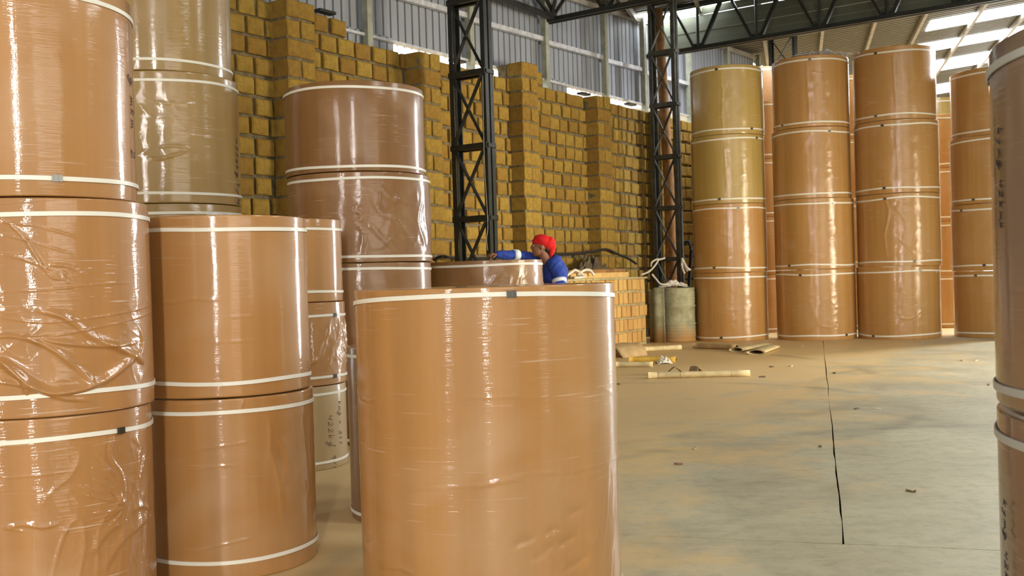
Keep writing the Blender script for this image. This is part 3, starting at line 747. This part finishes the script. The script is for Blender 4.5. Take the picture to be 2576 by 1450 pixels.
# towers at the right: film seams and slack film seen on single reels, keyed by (tower, level)
TL = {(0, 3): [([(1812, 165), (1814, 210), (1818, 235), (1816, 300), (1820, 325)], .007, .010)], (0, 2): [([(1822, 360), (1824, 420), (1830, 500)], .005, .009)], (0, 1): [([(1828, 520), (1832, 600), (1830, 680)], .004, .009)],
      (1, 3): [([(2028, 150), (2031, 220), (2036, 310)], .006, .010), ([(2040, 180), (2080, 190)], .004, .009), ([(2040, 290), (2090, 280)], .004, .009)], (1, 2): [([(2038, 330), (2044, 400), (2046, 480)], .005, .009), ([(2050, 430), (2100, 425)], .004, .009)],
      (1, 1): [([(2048, 500), (2052, 560), (2050, 640)], .005, .010), ([(2050, 640), (2040, 652)], .004, .009)], (1, 0): [([(2100, 775), (2128, 770)], .006, .012), ([(2060, 820), (2090, 825), (2100, 815)], .005, .010)],
      (2, 3): [([(2248, 125), (2248, 180), (2250, 230), (2254, 290)], .007, .010), ([(2170, 170), (2215, 180)], .004, .008), ([(2260, 185), (2320, 192)], .003, .008)], (2, 2): [([(2252, 330), (2256, 400), (2258, 470)], .005, .010), ([(2260, 435), (2300, 428)], .004, .008)],
      (2, 1): [([(2222, 490), (2235, 540), (2225, 600), (2232, 655)], .008, .014), ([(2250, 520), (2280, 560)], .007, .014), ([(2260, 600), (2300, 640)], .006, .014), ([(2245, 500), (2300, 520)], .006, .012)], (2, 0): [([(2262, 800), (2290, 803), (2310, 790)], .008, .010), ([(2270, 720), (2272, 790)], .005, .010)],
      (3, 3): [([(2410, 262), (2440, 285), (2470, 305)], .005, .007), ([(2440, 255), (2480, 290)], .005, .007), ([(2400, 290), (2450, 310), (2485, 325)], .004, .007), ([(2440, 300), (2490, 330)], .004, .007)],
      (3, 2): [([(2448, 360), (2452, 420), (2470, 425)], .005, .009), ([(2455, 400), (2480, 420)], .004, .008)]}
TW = [(3.878, 18.3, .643, 4.74, 'leftmost', ['kraft_far', 'kraft_far', 'olive_far', 'olive_far']),
      (5.245, 17.9, .659, 4.78, 'second', ['kraft_far'] * 4), (6.564, 17.5, .673, 4.81, 'third', ['kraft_far'] * 4),
      (8.101, 17.2, .70, 4.37, 'fourth', ['kraft_far'] * 4)]
lv = ('floor-level', 'second', 'third', 'top')
tone = {'kraft_far': 'orange-brown', 'olive_far': 'olive-gold'}
for ti, (x, y, r, H4, nm, mats) in enumerate(TW):
    h = H4 / 4
    for i in range(4):
        dx = rnd.uniform(-.02, .02); rr = r + rnd.uniform(-.008, .006) - (.015 if i == 3 else 0)
        al = math.atan2(-y, -x)
        reel(x + dx, y + rnd.uniform(-.02, .02), i * h, rr, h - .006, mats[i], '%s %s reel, %s tall tower at right' % (lv[i], tone[mats[i]], nm), 'reels of the tall towers at right',
             top=.075, bot=.075, sw=.026, segs=240, rings=70, seed=100 + ti * 10 + i, wob=.03, lines=TL.get((ti, i)), buckle=(al + rnd.uniform(-.9, .9), al + rnd.uniform(-.9, .9)),
             fold=strip_fold(.0025, ti * 3.1 + i * 1.7, (.1, .25), (h - .3, h - .12), -2.6, -.6, (2.4, 5), .3))
BK = [(4.98, 20.5, .62, 4.47, 4, 'kraft_far', 'between the first and second towers'), (6.76, 20.6, .62, 4.93, 4, 'kraft_far', 'between the second and third towers'),
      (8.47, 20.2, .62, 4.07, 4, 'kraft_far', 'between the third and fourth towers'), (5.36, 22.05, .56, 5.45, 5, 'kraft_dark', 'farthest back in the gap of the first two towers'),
      (9.75, 23.4, .66, 4.9, 4, 'olive_far', 'farthest back in the gap of the last two towers')]
w5 = {4: ('lowest', 'second', 'third', 'topmost'), 5: ('lowest', 'second', 'third', 'fourth', 'topmost')}
for bi, (x, y, r, H4, n, mt, nm) in enumerate(BK):
    for i in range(n):
        reel(x, y, i * H4 / n, r, H4 / n - .006, mt, '%s reel, rear stack seen %s' % (w5[n][i], nm), 'reels of the rear row', top=.075, bot=.075, sw=.026, segs=64, rings=2, seed=200 + bi * 10 + i, wob=.02)
# J - very near right
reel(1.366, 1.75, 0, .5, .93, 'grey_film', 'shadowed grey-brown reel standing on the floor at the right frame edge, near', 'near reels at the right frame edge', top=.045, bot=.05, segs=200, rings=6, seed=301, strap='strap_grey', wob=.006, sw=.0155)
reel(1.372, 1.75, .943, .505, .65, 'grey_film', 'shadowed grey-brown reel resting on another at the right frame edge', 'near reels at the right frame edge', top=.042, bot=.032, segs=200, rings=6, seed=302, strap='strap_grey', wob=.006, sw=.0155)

# ------------------------------------------------------------------ handwriting on reels
GL = {'4': [[(.1, 1), (.05, .45), (.7, .5)], [(.6, .9), (.5, 0)]], '2': [[(.05, .8), (.3, 1), (.6, .8), (.4, .4), (.05, 0), (.4, .08), (.75, .02)]],
      '5': [[(.7, 1), (.2, .95), (.15, .6), (.5, .6), (.65, .3), (.4, 0), (.05, .1)]], '6': [[(.6, 1), (.2, .6), (.1, .2), (.4, 0), (.65, .25), (.4, .5), (.15, .3)]],
      'k': [[(.1, 1.2), (.1, 0)], [(.55, .65), (.12, .3), (.6, 0)]], 'g': [[(.6, .55), (.3, .65), (.1, .35), (.3, .1), (.6, .4), (.6, .6), (.55, -.3), (.3, -.55), (.05, -.3), (.5, .0), (.9, .2)]],
      'm': [[(0, 0), (.1, .55), (.15, .1), (.35, .55), (.4, .1), (.6, .55), (.7, 0), (.85, .1)]], 'x': [[(0, .6), (.5, 0)], [(.5, .6), (0, 0)]],
      '1': [[(.1, .8), (.3, 1), (.25, 0)]], '/': [[(.6, 1.1), (0, -.2)]], '9': [[(.6, .8), (.3, 1), (.1, .7), (.4, .5), (.6, .85), (.5, 0)]],
      '0': [[(.35, .9), (.1, .5), (.3, 0), (.55, .45), (.35, .9)]], 'y': [[(.0, .6), (.2, .15), (.5, .6)], [(.5, .6), (.35, -.3), (.05, -.5)]], ' ': []}
def write(parent_reel, r, text, ang, ztop, size, name='handwriting', th=.0011):
    """text running down the flank: reading direction = -z, letter tops towards +angle"""
    m = MB(); pos = 0
    for ch in text:
        for st in GL[ch]:
            pts = []
            dense = []
            for (a, b), (c, d) in zip(st[:-1], st[1:]):
                for k in range(4): dense.append((a + (c - a) * k / 4, b + (d - b) * k / 4))
            dense.append(st[-1])
            for gx, gy in dense:
                z = ztop - (pos + gx + gy * .18) * size; t = ang + gy * size / r
                pts.append((( r + .0022) * math.cos(t), (r + .0022) * math.sin(t), z))
            m.tube(pts, th, 4)
        pos += .95 if ch != ' ' else .8
    o = m.build(name, M['ink'], parent_reel); tag(o, 'black pen handwriting reading down the flank'); return o
reels = [o for o in C.objects if o.name.startswith('paper_reel')]
def find(sub): return next(o for o in reels if sub in o['label'])
ra = lambda x, y, off: math.atan2(-y, -x) + off
# angle offset > 0 turns towards the right-hand side as seen from the camera
rD = find('bare olive'); write(rD, .365, 'kmg x 200', ra(-1.5, 6.9, .98), .43, .036); write(rD, .365, '422kg', ra(-1.5, 6.9, .68), .35, .044); write(rD, .365, '1 9/4', ra(-1.5, 6.9, .74), .16, .04)
rC = find('wrinkled handwritten'); write(rC, .5, '4556kg', ra(-2.42, 7.36, 1.14), .48, .05, th=.0016); write(rC, .5, '1/4', ra(-2.42, 7.36, 1.14), .17, .06, th=.0016)
rA = find('crowning the front left'); write(rA, .372, 'g mkm', ra(-1.795, 3.9, 1.18), .48, .045); write(rA, .372, '2', ra(-1.795, 3.9, 1.16), .2, .045)
for sub, z in (('resting on another', .5), ('right frame edge, near', .78)):
    rJ = find(sub); write(rJ, .505, 'kymg 42kmx', ra(1.37, 1.75, -1.1), z, .02, th=.0009)

# crumpled loose film on reel tops
def crumple(name, loc, sx, sy, h, seed, mat, label, cat, n=26, parent=None, rot=0):
    v = []; f = []
    for i in range(n):
        for j in range(n):
            u, w_ = i / (n - 1) * 2 - 1, j / (n - 1) * 2 - 1
            rr = math.sqrt(u * u + w_ * w_); e = max(0, 1 - rr * .8)
            q = abs(noise.noise(Vector((u * 2.5, w_ * 2.5, seed)))) + .4 * abs(noise.noise(Vector((u * 7, w_ * 7, seed + 3))))
            v.append((u * sx / 2 * (1 + .2 * noise.noise(Vector((u, w_, seed + 8)))), w_ * sy / 2, h * (e * .5 + q * e * 1.4) + .002))
    for i in range(n - 1):
        for j in range(n - 1): a = i * n + j; f.append((a, a + n, a + n + 1, a + 1))
    o = MB().add(v, f).build(name, M[mat] if isinstance(mat, str) else mat, parent, False, loc); o.rotation_euler.z = rot
    md = o.modifiers.new('thickness', 'SOLIDIFY'); md.thickness = .003; md.offset = 1
    if label: tag(o, label, cat)
    return o
crumple('loose_film', (-1.33, 4.72, 1.493), .5, .25, .035, 3, 'film', 'crinkled clear film left on top of the two-reel stack', 'plastic film')
crumple('loose_film', (5.35, 17.7, 4.78), 1.0, .9, .16, 5, 'film', 'silvery crumpled film heaped on top of the second tower', 'plastic film')

m = MB(); n = 30                                        # torn film tail hanging off the side of the two-reel stack
for i in range(n):
    t = i / (n - 1); q = -.9 + .06
    for k in (-1, 1):
        a = .13 + .03 * math.sin(t * 9) + k * (.012 + .012 * noise.noise(Vector((t * 9, k, 2))))
        rr = .383 + .012 * noise.noise(Vector((t * 14, k * .6, 5)))
        m.v.append((-1.279 + rr * math.cos(a), 4.56 + rr * math.sin(a), 1.03 - t * .17))
m.f = [(2 * i, 2 * i + 1, 2 * i + 3, 2 * i + 2) for i in range(n - 1)]
o = m.build('loose_film', M['film']); o.modifiers.new('thickness', 'SOLIDIFY').thickness = .002
tag(o, 'torn strip of clear film hanging from the right flank of the two-reel stack', 'plastic film')

# ------------------------------------------------------------------ drum and things near it
dr = empty('oil_drum', (2.90, 18.2, 0)); tag(dr, 'dusty ribbed steel drum with rust at its foot, beside the first reel tower', 'drum')
prof = [(0, .0), (.30, 0), (.315, .02), (.305, .04)]
for z in [.1, .15, .2, .25]: prof += [(.305, z - .02), (.317, z), (.305, z + .02)]
prof += [(.305, .29), (.325, .31), (.305, .33), (.305, .60), (.325, .62), (.305, .64)]
for z in [.7, .75, .8, .85]: prof += [(.305, z - .02), (.317, z), (.305, z + .02)]
prof += [(.305, .91), (.314, .93), (.305, .945), (.30, .93), (0, .93)]
MB().lathe(prof, 48).build('drum_body', M['drum'], dr, True)
pts = []
m = MB()
for j in range(25):
    a = math.radians(158 + j * 3.4)
    rr = .345 + .02 * math.sin(j * .5)
    for z, k in ((.0, 0), (.93 - .03 * math.sin(j * .25), 0)): m.v.append((rr * math.cos(a) * 1.15, rr * math.sin(a), z))
m.f = [(2 * j, 2 * j + 2, 2 * j + 3, 2 * j + 1) for j in range(24)]
o = m.build('curled_sheet', M['drum'], None, True, (2.82, 18.17, 0)); o.modifiers.new('thickness', 'SOLIDIFY').thickness = .008
tag(o, 'grey-green curled metal sheet leaning round the left side of the drum', 'metal sheet')
crumple('rag', (2.82, 18.1, .955), .5, .3, .11, 11, 'rag', 'white rags heaped on the drum lid', 'rag')
def ropes(name, curves, r, mat, label, cat):
    m = MB()
    for c in curves:
        q = []
        for i in range(len(c) - 1):
            p0, p1, p2, p3 = (Vector(c[max(0, min(len(c) - 1, i + k))]) for k in (-1, 0, 1, 2))
            for k in range(6):
                t = k / 6; q.append(.5 * ((2 * p1) + (p2 - p0) * t + (2 * p0 - 5 * p1 + 4 * p2 - p3) * t * t + (3 * p1 - p0 - 3 * p2 + p3) * t ** 3))
        q.append(Vector(c[-1])); m.tube(q, r, 8)
    o = m.build(name, M[mat], None, True); tag(o, label, cat); return o
def P3(px, py, Y):   # world point at depth Y seen at a measured picture position
    d = cam.matrix_world.to_3x3() @ Vector(((px - 1288) / 2600, -(py - 725) / 2600, -1)); t = Y / d.y
    return Vector((0, 0, 1.2)) + d * t
ropes('rope', [[P3(1612, 692, 18.0), P3(1632, 684, 18.0), P3(1648, 668, 18.05), P3(1656, 652, 18.1), P3(1640, 660, 18.1), P3(1638, 672, 18.1)],
               [P3(1640, 690, 18), P3(1650, 702, 18), P3(1662, 715, 17.95), P3(1680, 716, 17.95)],
               [P3(1655, 654, 18.1), P3(1664, 652, 18.1), P3(1672, 650, 18.15)]], .016, 'rag', 'white rope of twisted cloth tied round the foot of the dusty lattice column', 'rope')
ropes('rag_bundle', [[P3(1716, 650, 18.2), P3(1720, 665, 18.15), P3(1730, 682, 18.2)], [P3(1717, 652, 18.2), P3(1727, 672, 18.1), P3(1737, 680, 18.1)], [P3(1716, 655, 18.2), P3(1716, 670, 18.15), P3(1722, 688, 18.2)]],
      .02, 'rag', 'bundle of white rags hanging from the right leg of the dusty column', 'rag')
ropes('hose', [[P3(1092, 655, 13.9), P3(1110, 646, 14.0), P3(1150, 651, 14.4), P3(1200, 652, 15), P3(1300, 646, 15.6), P3(1390, 640, 16.4), P3(1445, 639, 17), P3(1490, 634, 17.6), P3(1525, 628, 18), P3(1550, 638, 18.3), P3(1582, 652, 18.6), P3(1600, 664, 18.8)]],
      .022, 'hose', 'black hose slung along the foot of the block wall behind the worker', 'hose')
ropes('hose', [[P3(1722, 612, 19.2), P3(1732, 608, 19.2), P3(1738, 625, 19.1), P3(1738, 650, 19.1), P3(1735, 690, 19.1), P3(1732, 740, 19.1)]], .032, 'hose', 'thick black hose looped beside the first reel tower', 'hose')
crumple('tarp', W(15.2, -9.12, 1.155), 1.2, .3, .42, 21, 'tarp', 'dark dusty tarpaulin heaped at the wall end of the platform', 'tarpaulin', rot=rotW)
# timber beams and plank on the platform
tb = MB().bar(W(13.6, -8.88, 1.23), W(15.75, -8.82, 1.23), .10, .14).build('timber_beam', M['timber'], None); tag(tb, 'dark brown timber beam lying at the back of the platform', 'timber')
pk = MB().bar(W(13.6, -8.6, 1.20), W(15.35, -8.55, 1.20), .12, .085).build('plank', M['plank'], None); tag(pk, 'pale yellow timber plank lying on the front of the platform', 'timber')
ropes('rope', [[W(13.35, -8.5, 1.18), W(13.5, -8.45, 1.27), W(13.7, -8.5, 1.29), W(13.85, -8.45, 1.2), W(13.75, -8.42, 1.18), W(13.5, -8.42, 1.175)],
               [W(13.75, -8.5, 1.22), W(13.95, -8.5, 1.29), W(14.05, -8.45, 1.28), W(14.1, -8.42, 1.2)]], .022, 'rag', 'coil of off-white rope draped over the end of the pale plank', 'rope')
crumple('plaster_lumps', W(13.0, -8.55, 1.155), .6, .2, .06, 31, 'rag', 'lumps of white plaster on the platform top beside the rope', 'rubble', rot=rotW)
mk = empty('marker'); tag(mk, 'thin red and black marker pen lying behind the elbow of the worker', 'pen')
a, b = P3(1405, 708, 13.9), P3(1413, 708, 13.9); c = P3(1421, 708, 13.9)
MB().tube([a, b], .013, 10).build('barrel', simple('pen_red', (.7, .03, .01), .5), mk); MB().tube([b, c], .014, 10).build('cap', M['hose'], mk)
dz = 1.17 - a.z; mk.location.z = dz

# ------------------------------------------------------------------ litter on the floor
def tube_thing(p, q, r, mat, label, name='card_tube', flat=1.0, rings=()):
    p, q = Vector((*p, r * flat)), Vector((*q, r * flat)); t = empty(name); tag(t, label, 'cardboard tube', 'card tubes strewn on the floor')
    n = 16; d = (q - p).normalized(); x = d.cross(Vector((0, 0, 1))).normalized(); m = MB(); L = (q - p).length
    k = 9; rs = []
    for sgn, rr in ((1, r), (-1, r * .82)):
        base = len(m.v)
        for i in range(k):
            c = p.lerp(q, i / (k - 1)) + Vector((0, 0, .0))
            for j in range(n):
                a = 2 * PI * j / n; w_ = 1 + .06 * noise.noise(c * 5 + Vector((j, 0, 0)))
                m.v.append(tuple(c + x * rr * math.cos(a) * (1.5 if flat < 1 else 1) * w_ + Vector((0, 0, rr * flat * math.sin(a)))))
        for i in range(k - 1):
            for j in range(n):
                a, b = base + i * n + j, base + i * n + (j + 1) % n
                m.f.append((a, b, b + n, a + n))
    o2 = k * n
    for e in (0, (k - 1) * n):
        for j in range(n): m.f.append((e + j, e + (j + 1) % n, o2 + e + (j + 1) % n, o2 + e + j))
    m.build('tube_wall', M[mat], t, True)
    for f_ in rings:
        c = p.lerp(q, f_); MB().tube([c - d * .004, c + d * .004], r * (1.04 if flat == 1 else .8), 16).build('seam', M['cardboard'], t)
    return t
tube_thing((1.53, 11.85), (2.68, 11.77), .036, 'tube', 'long cream cardboard tube in front of the scoop of folded card', rings=(.1, .32, .82))
tube_thing((1.57, 14.05), (2.17, 13.85), .04, 'tube_y', 'bright yellow cardboard tube lying by the crumpled paper', rings=(.8,))
tube_thing((1.32, 13.45), (1.79, 13.3), .035, 'tube', 'short cream tube just in front of the yellow tube')
tube_thing((2.0, 16.0), (2.62, 16.2), .038, 'tube', 'cream tube nearest the foot of the drum', rings=(.5,))
tube_thing((2.85, 16.35), (3.40, 15.75), .042, 'cardboard', 'brown tube running into the two flattened tubes')
tube_thing((2.95, 16.6), (3.35, 16.3), .03, 'tube_y', 'thin orange-yellow tube lying behind the brown tube')
tube_thing((3.3, 15.35), (3.95, 16.2), .075, 'tube', 'flattened cream tube crossing the end of the brown tube', flat=.45)
tube_thing((3.45, 14.75), (3.95, 15.8), .085, 'tube', 'flattened cream tube with its open end towards the camera', flat=.4)
crumple('crumpled_paper', (2.0, 13.75, 0), .2, .15, .09, 41, 'rag', 'small ball of crumpled pale paper on the yellow tube', 'waste paper')
# big bent cardboard with a shaded hollow and the folded scoop
def sheet_curve(name, loc, L, Wd, prof, mat, label, rot):
    m = MB(); n = len(prof)
    for i in range(9):
        for j, (u, z) in enumerate(prof):
            t = i / 8; m.v.append(((t - .5) * L * (1 + .1 * math.sin(j)), u * Wd * (1 - .25 * t), z * (1 - .25 * abs(t - .4)) + .004))
    for i in range(8):
        for j in range(n - 1): a = i * n + j; m.f.append((a, a + n, a + n + 1, a + 1))
    o = m.build(name, M[mat], None, True, loc); o.rotation_euler.z = rot; o.modifiers.new('thickness', 'SOLIDIFY').thickness = .006
    tag(o, label, 'cardboard'); return o
sheet_curve('cardboard_sheet', (1.62, 15.3, 0), .5, .35, [(-1, 0), (-.7, .12), (-.2, .2), (.3, .18), (.8, .06), (1, 0)], 'cardboard', 'arched brown cardboard sheet at the foot of the block platform', .5)
sheet_curve('cardboard_scoop', (1.98, 12.15, 0), .22, .26, [(-1, .01), (-.62, .1), (-.5, .02), (.0, .03), (.38, .11), (.5, .1), (1.0, .0)], 'cardboard', 'folded brown cardboard scoop behind the long cream tube', -1.5 + PI / 2 + PI / 2)
# little scraps
scr_m = [simple('scrap_pale', (.6, .52, .36), .8), simple('scrap_dark', (.2, .16, .1), .8), simple('scrap_reddish', (.35, .2, .14), .8)]
spots = [(1748, 1130, 0), (1709, 1170, 2), (2487, 970, 2), (1918, 950, 1), (2100, 940, 1), (2455, 908, 0), (2015, 872, 0), (2420, 908, 0), (1990, 922, 0), (1880, 938, 0), (1556, 968, 1), (2210, 1030, 0), (2290, 1238, 1), (2155, 1030, 1), (1942, 924, 1), (2065, 1125, 0)]
LAB = ['pale scrap on the left slab, left of the reddish scrap', 'reddish scrap on the concrete just right of the centre reel', 'reddish scrap beside the near right reel', 'dark curved scrap right of the flattened tubes', 'dark scrap just right of the long floor joint', 'pale scrap farthest right, before the fourth tower', 'pale scrap at the foot of the second tower', 'pale scrap left of the one before the fourth tower', 'pale scrap left of the joint, beyond the tubes', 'pale sliver at the end of the long cream tube', 'dark scrap beside the flank of the centre reel', 'pale sliver in the open floor right of the joint', 'dark chip nearest the camera on the right slab', 'dark scrap mid-floor right of the joint', 'dark bit just behind the pale sliver near the cream tube', 'pale scrap touching the long joint, nearest camera']
for i, (px, py, k) in enumerate(spots):
    d = cam.matrix_world.to_3x3() @ Vector(((px - 1288) / 2600, -(py - 725) / 2600, -1)); t = -1.2 / d.z; p = d * t
    s = .012 + .0016 * p.y; m = MB(); n = 7
    m.v = [(s * (.6 + .5 * rnd.random()) * math.cos(2 * PI * j / n) * 1.6, s * (.4 + .4 * rnd.random()) * math.sin(2 * PI * j / n), .004 + rnd.random() * .012) for j in range(n)]
    m.v += [(x * .9, y * .9, 0.001) for x, y, z in m.v]
    m.f = [tuple(range(n))] + [(j, (j + 1) % n, n + (j + 1) % n, n + j) for j in range(n)]
    o = m.build('paper_scrap', scr_m[k], None, False, (p.x, p.y, 0)); o.rotation_euler.z = rnd.uniform(0, 3)
    tag(o, LAB[i], 'scrap', 'scraps on the floor')

# ------------------------------------------------------------------ the worker
def voxel(mb, vox, name, mat, parent, smooth_it=4, noise_amp=0, seed=0):
    me = mb.mesh('tmp'); o = bpy.data.objects.new('tmp', me); C.objects.link(o)
    r = o.modifiers.new('r', 'REMESH'); r.mode = 'VOXEL'; r.voxel_size = vox
    s = o.modifiers.new('s', 'SMOOTH'); s.iterations = smooth_it; s.factor = .5
    dg = bpy.context.evaluated_depsgraph_get(); dg.update()
    ev = o.evaluated_get(dg); nm = bpy.data.meshes.new_from_object(ev); bpy.data.objects.remove(o); nm.name = name
    nm.materials.clear()
    if noise_amp:
        for v in nm.vertices:
            q = v.co; k = ridge(q.x * 2, q.z * 2, (5, 7), seed, .4); v.co = q + v.normal * noise_amp * (max(0, k) ** 3 - .4)
    return link(name, nm, M[mat], parent, True)
def ell(mb, c, r, rot=None, n=20):
    vv = []; ff = []
    for i in range(n + 1):
        ph = PI * i / n
        for j in range(n): th = 2 * PI * j / n; vv.append(Vector((r[0] * math.sin(ph) * math.cos(th), r[1] * math.sin(ph) * math.sin(th), r[2] * math.cos(ph))))
    if rot is not None: vv = [rot @ v for v in vv]
    for i in range(n):
        for j in range(n): a = i * n + j; b = i * n + (j + 1) % n; ff.append((a, a + n, b + n, b))
    mb.add([v + Vector(c) for v in vv], ff)
def limb(mb, pts, rs, n=14):
    mb.tube(pts, rs, n)
    for p, r in zip(pts, rs): ell(mb, p, (r, r, r), n=12)
wk = empty('person', (.42, 11.68, 0)); tag(wk, 'worker in blue overalls and red cap, reaching across the rumpled reel', 'person')
# local frame: world axes, origin at feet. Faces -X.
HD = Vector((-.085, -.02, 1.545))    # head centre
body = MB()
Ry = lambda a: Matrix.Rotation(a, 3, 'Y')
ell(body, HD + Vector((.018, 0, .025)), (.093, .074, .098))
ell(body, HD + Vector((-.03, 0, -.03)), (.066, .058, .085), Ry(.15))
ell(body, HD + Vector((-.055, 0, -.092)), (.03, .03, .022))            # chin
ell(body, HD + Vector((-.02, 0, -.075)), (.06, .05, .03), Ry(-.35))    # jaw
body.tube([HD + Vector((-.082, 0, .03)), HD + Vector((-.1, 0, -.012))], [.009, .017], 10); ell(body, HD + Vector((-.1, 0, -.016)), (.017, .017, .012), n=10)
ell(body, HD + Vector((-.088, 0, -.046)), (.014, .024, .008), n=12); ell(body, HD + Vector((-.086, 0, -.059)), (.014, .021, .009), n=12)   # lips
for sy in (-1, 1):
    ell(body, HD + Vector((.015, sy * .074, -.012)), (.018, .009, .032), n=12)   # ears
    ell(body, HD + Vector((-.062, sy * .036, -.02)), (.02, .018, .018), n=12)    # cheeks
    ell(body, HD + Vector((-.078, sy * .03, .028)), (.014, .024, .008), n=12)    # brow
limb(body, [HD + Vector((.02, 0, -.06)), HD + Vector((.06, .0, -.16))], [.052, .06])
SH = Vector((.05, 0, 1.34))
ell(body, (.06, 0, 1.2), (.11, .16, .2)); ell(body, (.05, 0, .98), (.1, .15, .16))
shR, elR, wrR = Vector((-.0, .16, 1.385)), Vector((-.31, .02, 1.455)), Vector((-.585, -.20, 1.465))
shL, elL, wrL = Vector((.06, -.18, 1.345)), Vector((.11, -.27, 1.10)), Vector((-.10, -.33, 1.03))
limb(body, [Vector((.05, 0, 1.36)), shR, elR, wrR], [.06, .048, .036, .026])
limb(body, [Vector((.05, 0, 1.36)), shL, elL, wrL], [.06, .048, .036, .026])
for sy in (-1, 1): limb(body, [Vector((.05, sy * .09, .92)), Vector((.04, sy * .1, .5)), Vector((.06, sy * .11, .09))], [.085, .055, .038]); limb(body, [Vector((.06, sy * .11, .05)), Vector((-.12, sy * .12, .04))], [.04, .03])
def hand(mb, w, d, up, side, curl):
    d, up, side = Vector(d).normalized(), Vector(up).normalized(), Vector(side).normalized()
    pc = w + d * .05
    ell(mb, pc, (.045, .038, .018), Matrix((d, side, up)).transposed(), 14)
    ell(mb, w + d * .02, (.035, .028, .02), Matrix((d, side, up)).transposed(), 12)
    for k, (off, L) in enumerate(((-.03, .034), (-.01, .04), (.01, .037), (.028, .03))):
        p = w + d * .082 + side * off; dd = d; pts = [p - d * .03, p]; rs = [.0095, .0095]
        for s_, l in enumerate((L, L * .7, L * .55)):
            a = curl * (s_ + 1) ; dd = (d * math.cos(a) - up * math.sin(a)); p = p + dd * l; pts.append(p); rs.append(.009 - .001 * s_)
        limb(mb, pts, rs, 8)
    p = w + d * .03 - side * .03; q = p + (d * .6 - side * .55 - up * .4).normalized() * .035; r = q + (d * .8 - up * .6).normalized() * .03
    limb(mb, [p, q, r], [.0125, .011, .0095], 8)
dR = (wrR - elR).normalized(); hand(body, wrR, dR, (0, -.1, 1), dR.cross(Vector((0, 0, 1))), .75)
dL = (wrL - elL).normalized(); hand(body, wrL, dL, (0, 0, 1), dL.cross(Vector((0, 0, 1))) * -1, .5)
voxel(body, .0055, 'body', 'skin', wk, 3)
for sy in (-1, 1):
    e = MB(); ell(e, HD + Vector((-.079, sy * .03, .012)), (.012, .014, .009), n=12); eo = e.build('eye', M['white'], wk, True)
    e = MB(); ell(e, HD + Vector((-.088, sy * .031, .012)), (.005, .006, .006), n=10); e.build('pupil', M['hair'], eo, True)
    e = MB(); limb(e, [HD + Vector((-.088, sy * .015, .034)), HD + Vector((-.078, sy * .048, .037))], [.004, .003], 6); e.build('eyebrow', M['hair'], wk, True)
e = MB(); ell(e, HD + Vector((.012, -.086, -.045)), (.005, .004, .005), n=8); e.build('earring', M['reflect'], wk, True)
ov = MB()
ell(ov, (.07, 0, 1.22), (.15, .205, .2)); ell(ov, (.06, 0, 1.0), (.145, .19, .22)); ell(ov, (.075, -.0, 1.36), (.09, .17, .06))
ell(ov, (.09, -.02, 1.405), (.06, .075, .045))
limb(ov, [Vector((.06, .05, 1.34)), shR, (shR + elR) / 2 + Vector((0, 0, -.005)), elR, elR.lerp(wrR, .5), wrR + dR * -.02], [.09, .072, .06, .056, .058, .044])
limb(ov, [Vector((.06, -.05, 1.32)), shL, (shL + elL) / 2 + Vector((.015, 0, 0)), elL, elL.lerp(wrL, .5), wrL], [.1, .085, .075, .07, .058, .046])
for sy in (-1, 1): limb(ov, [Vector((.05, sy * .085, .92)), Vector((.04, sy * .1, .5)), Vector((.06, sy * .11, .11))], [.12, .095, .085])
voxel(ov, .009, 'overalls', 'blue', wk, 3, .012, 3)
c0 = elR.lerp(wrR, .12); c1 = elR.lerp(wrR, .32)
MB().tube([c0, c1], [.064, .066], 20).build('reflective_band', M['reflect'], wk, True)
c0 = shL.lerp(elL, .72) + Vector((.008, 0, 0)); c1 = shL.lerp(elL, .86) + Vector((.006, 0, 0))
MB().tube([c0, c1], [.083, .081], 20).build('reflective_band', M['reflect'], wk, True)
cp = MB()
ell(cp, HD + Vector((.03, 0, .058)), (.112, .094, .08), Ry(.28)); ell(cp, HD + Vector((.095, 0, .03)), (.075, .084, .085), Ry(.5)); ell(cp, HD + Vector((-.04, 0, .055)), (.055, .07, .035), Ry(.2))
limb(cp, [HD + Vector((.125, -.01, .0)), HD + Vector((.122, -.015, -.06)), HD + Vector((.112, -.02, -.12))], [.055, .035, .014])
voxel(cp, .006, 'cap', 'red', wk, 4, .004, 8)
hr = MB(); ell(hr, HD + Vector((.07, 0, -.03)), (.042, .06, .05)); limb(hr, [HD + Vector((.08, 0, -.05)), HD + Vector((.095, 0, -.12))], [.04, .022]); voxel(hr, .006, 'hair', 'hair', wk, 2)
bo = MB()
for sy in (-1, 1): ell(bo, (.02, sy * .115, .05), (.14, .055, .055))
voxel(bo, .01, 'boots', 'hose', wk, 2)
ropes('string', [[P3(1214, 190, 13.3), P3(1216, 300, 12.9), P3(1219, 420, 12.4), P3(1227, 560, 11.7), P3(1224, 600, 11.5), P3(1227, 630, 11.42)]], .0025, 'rag', 'thin pale string running from the raised hand up to the black column', 'string')
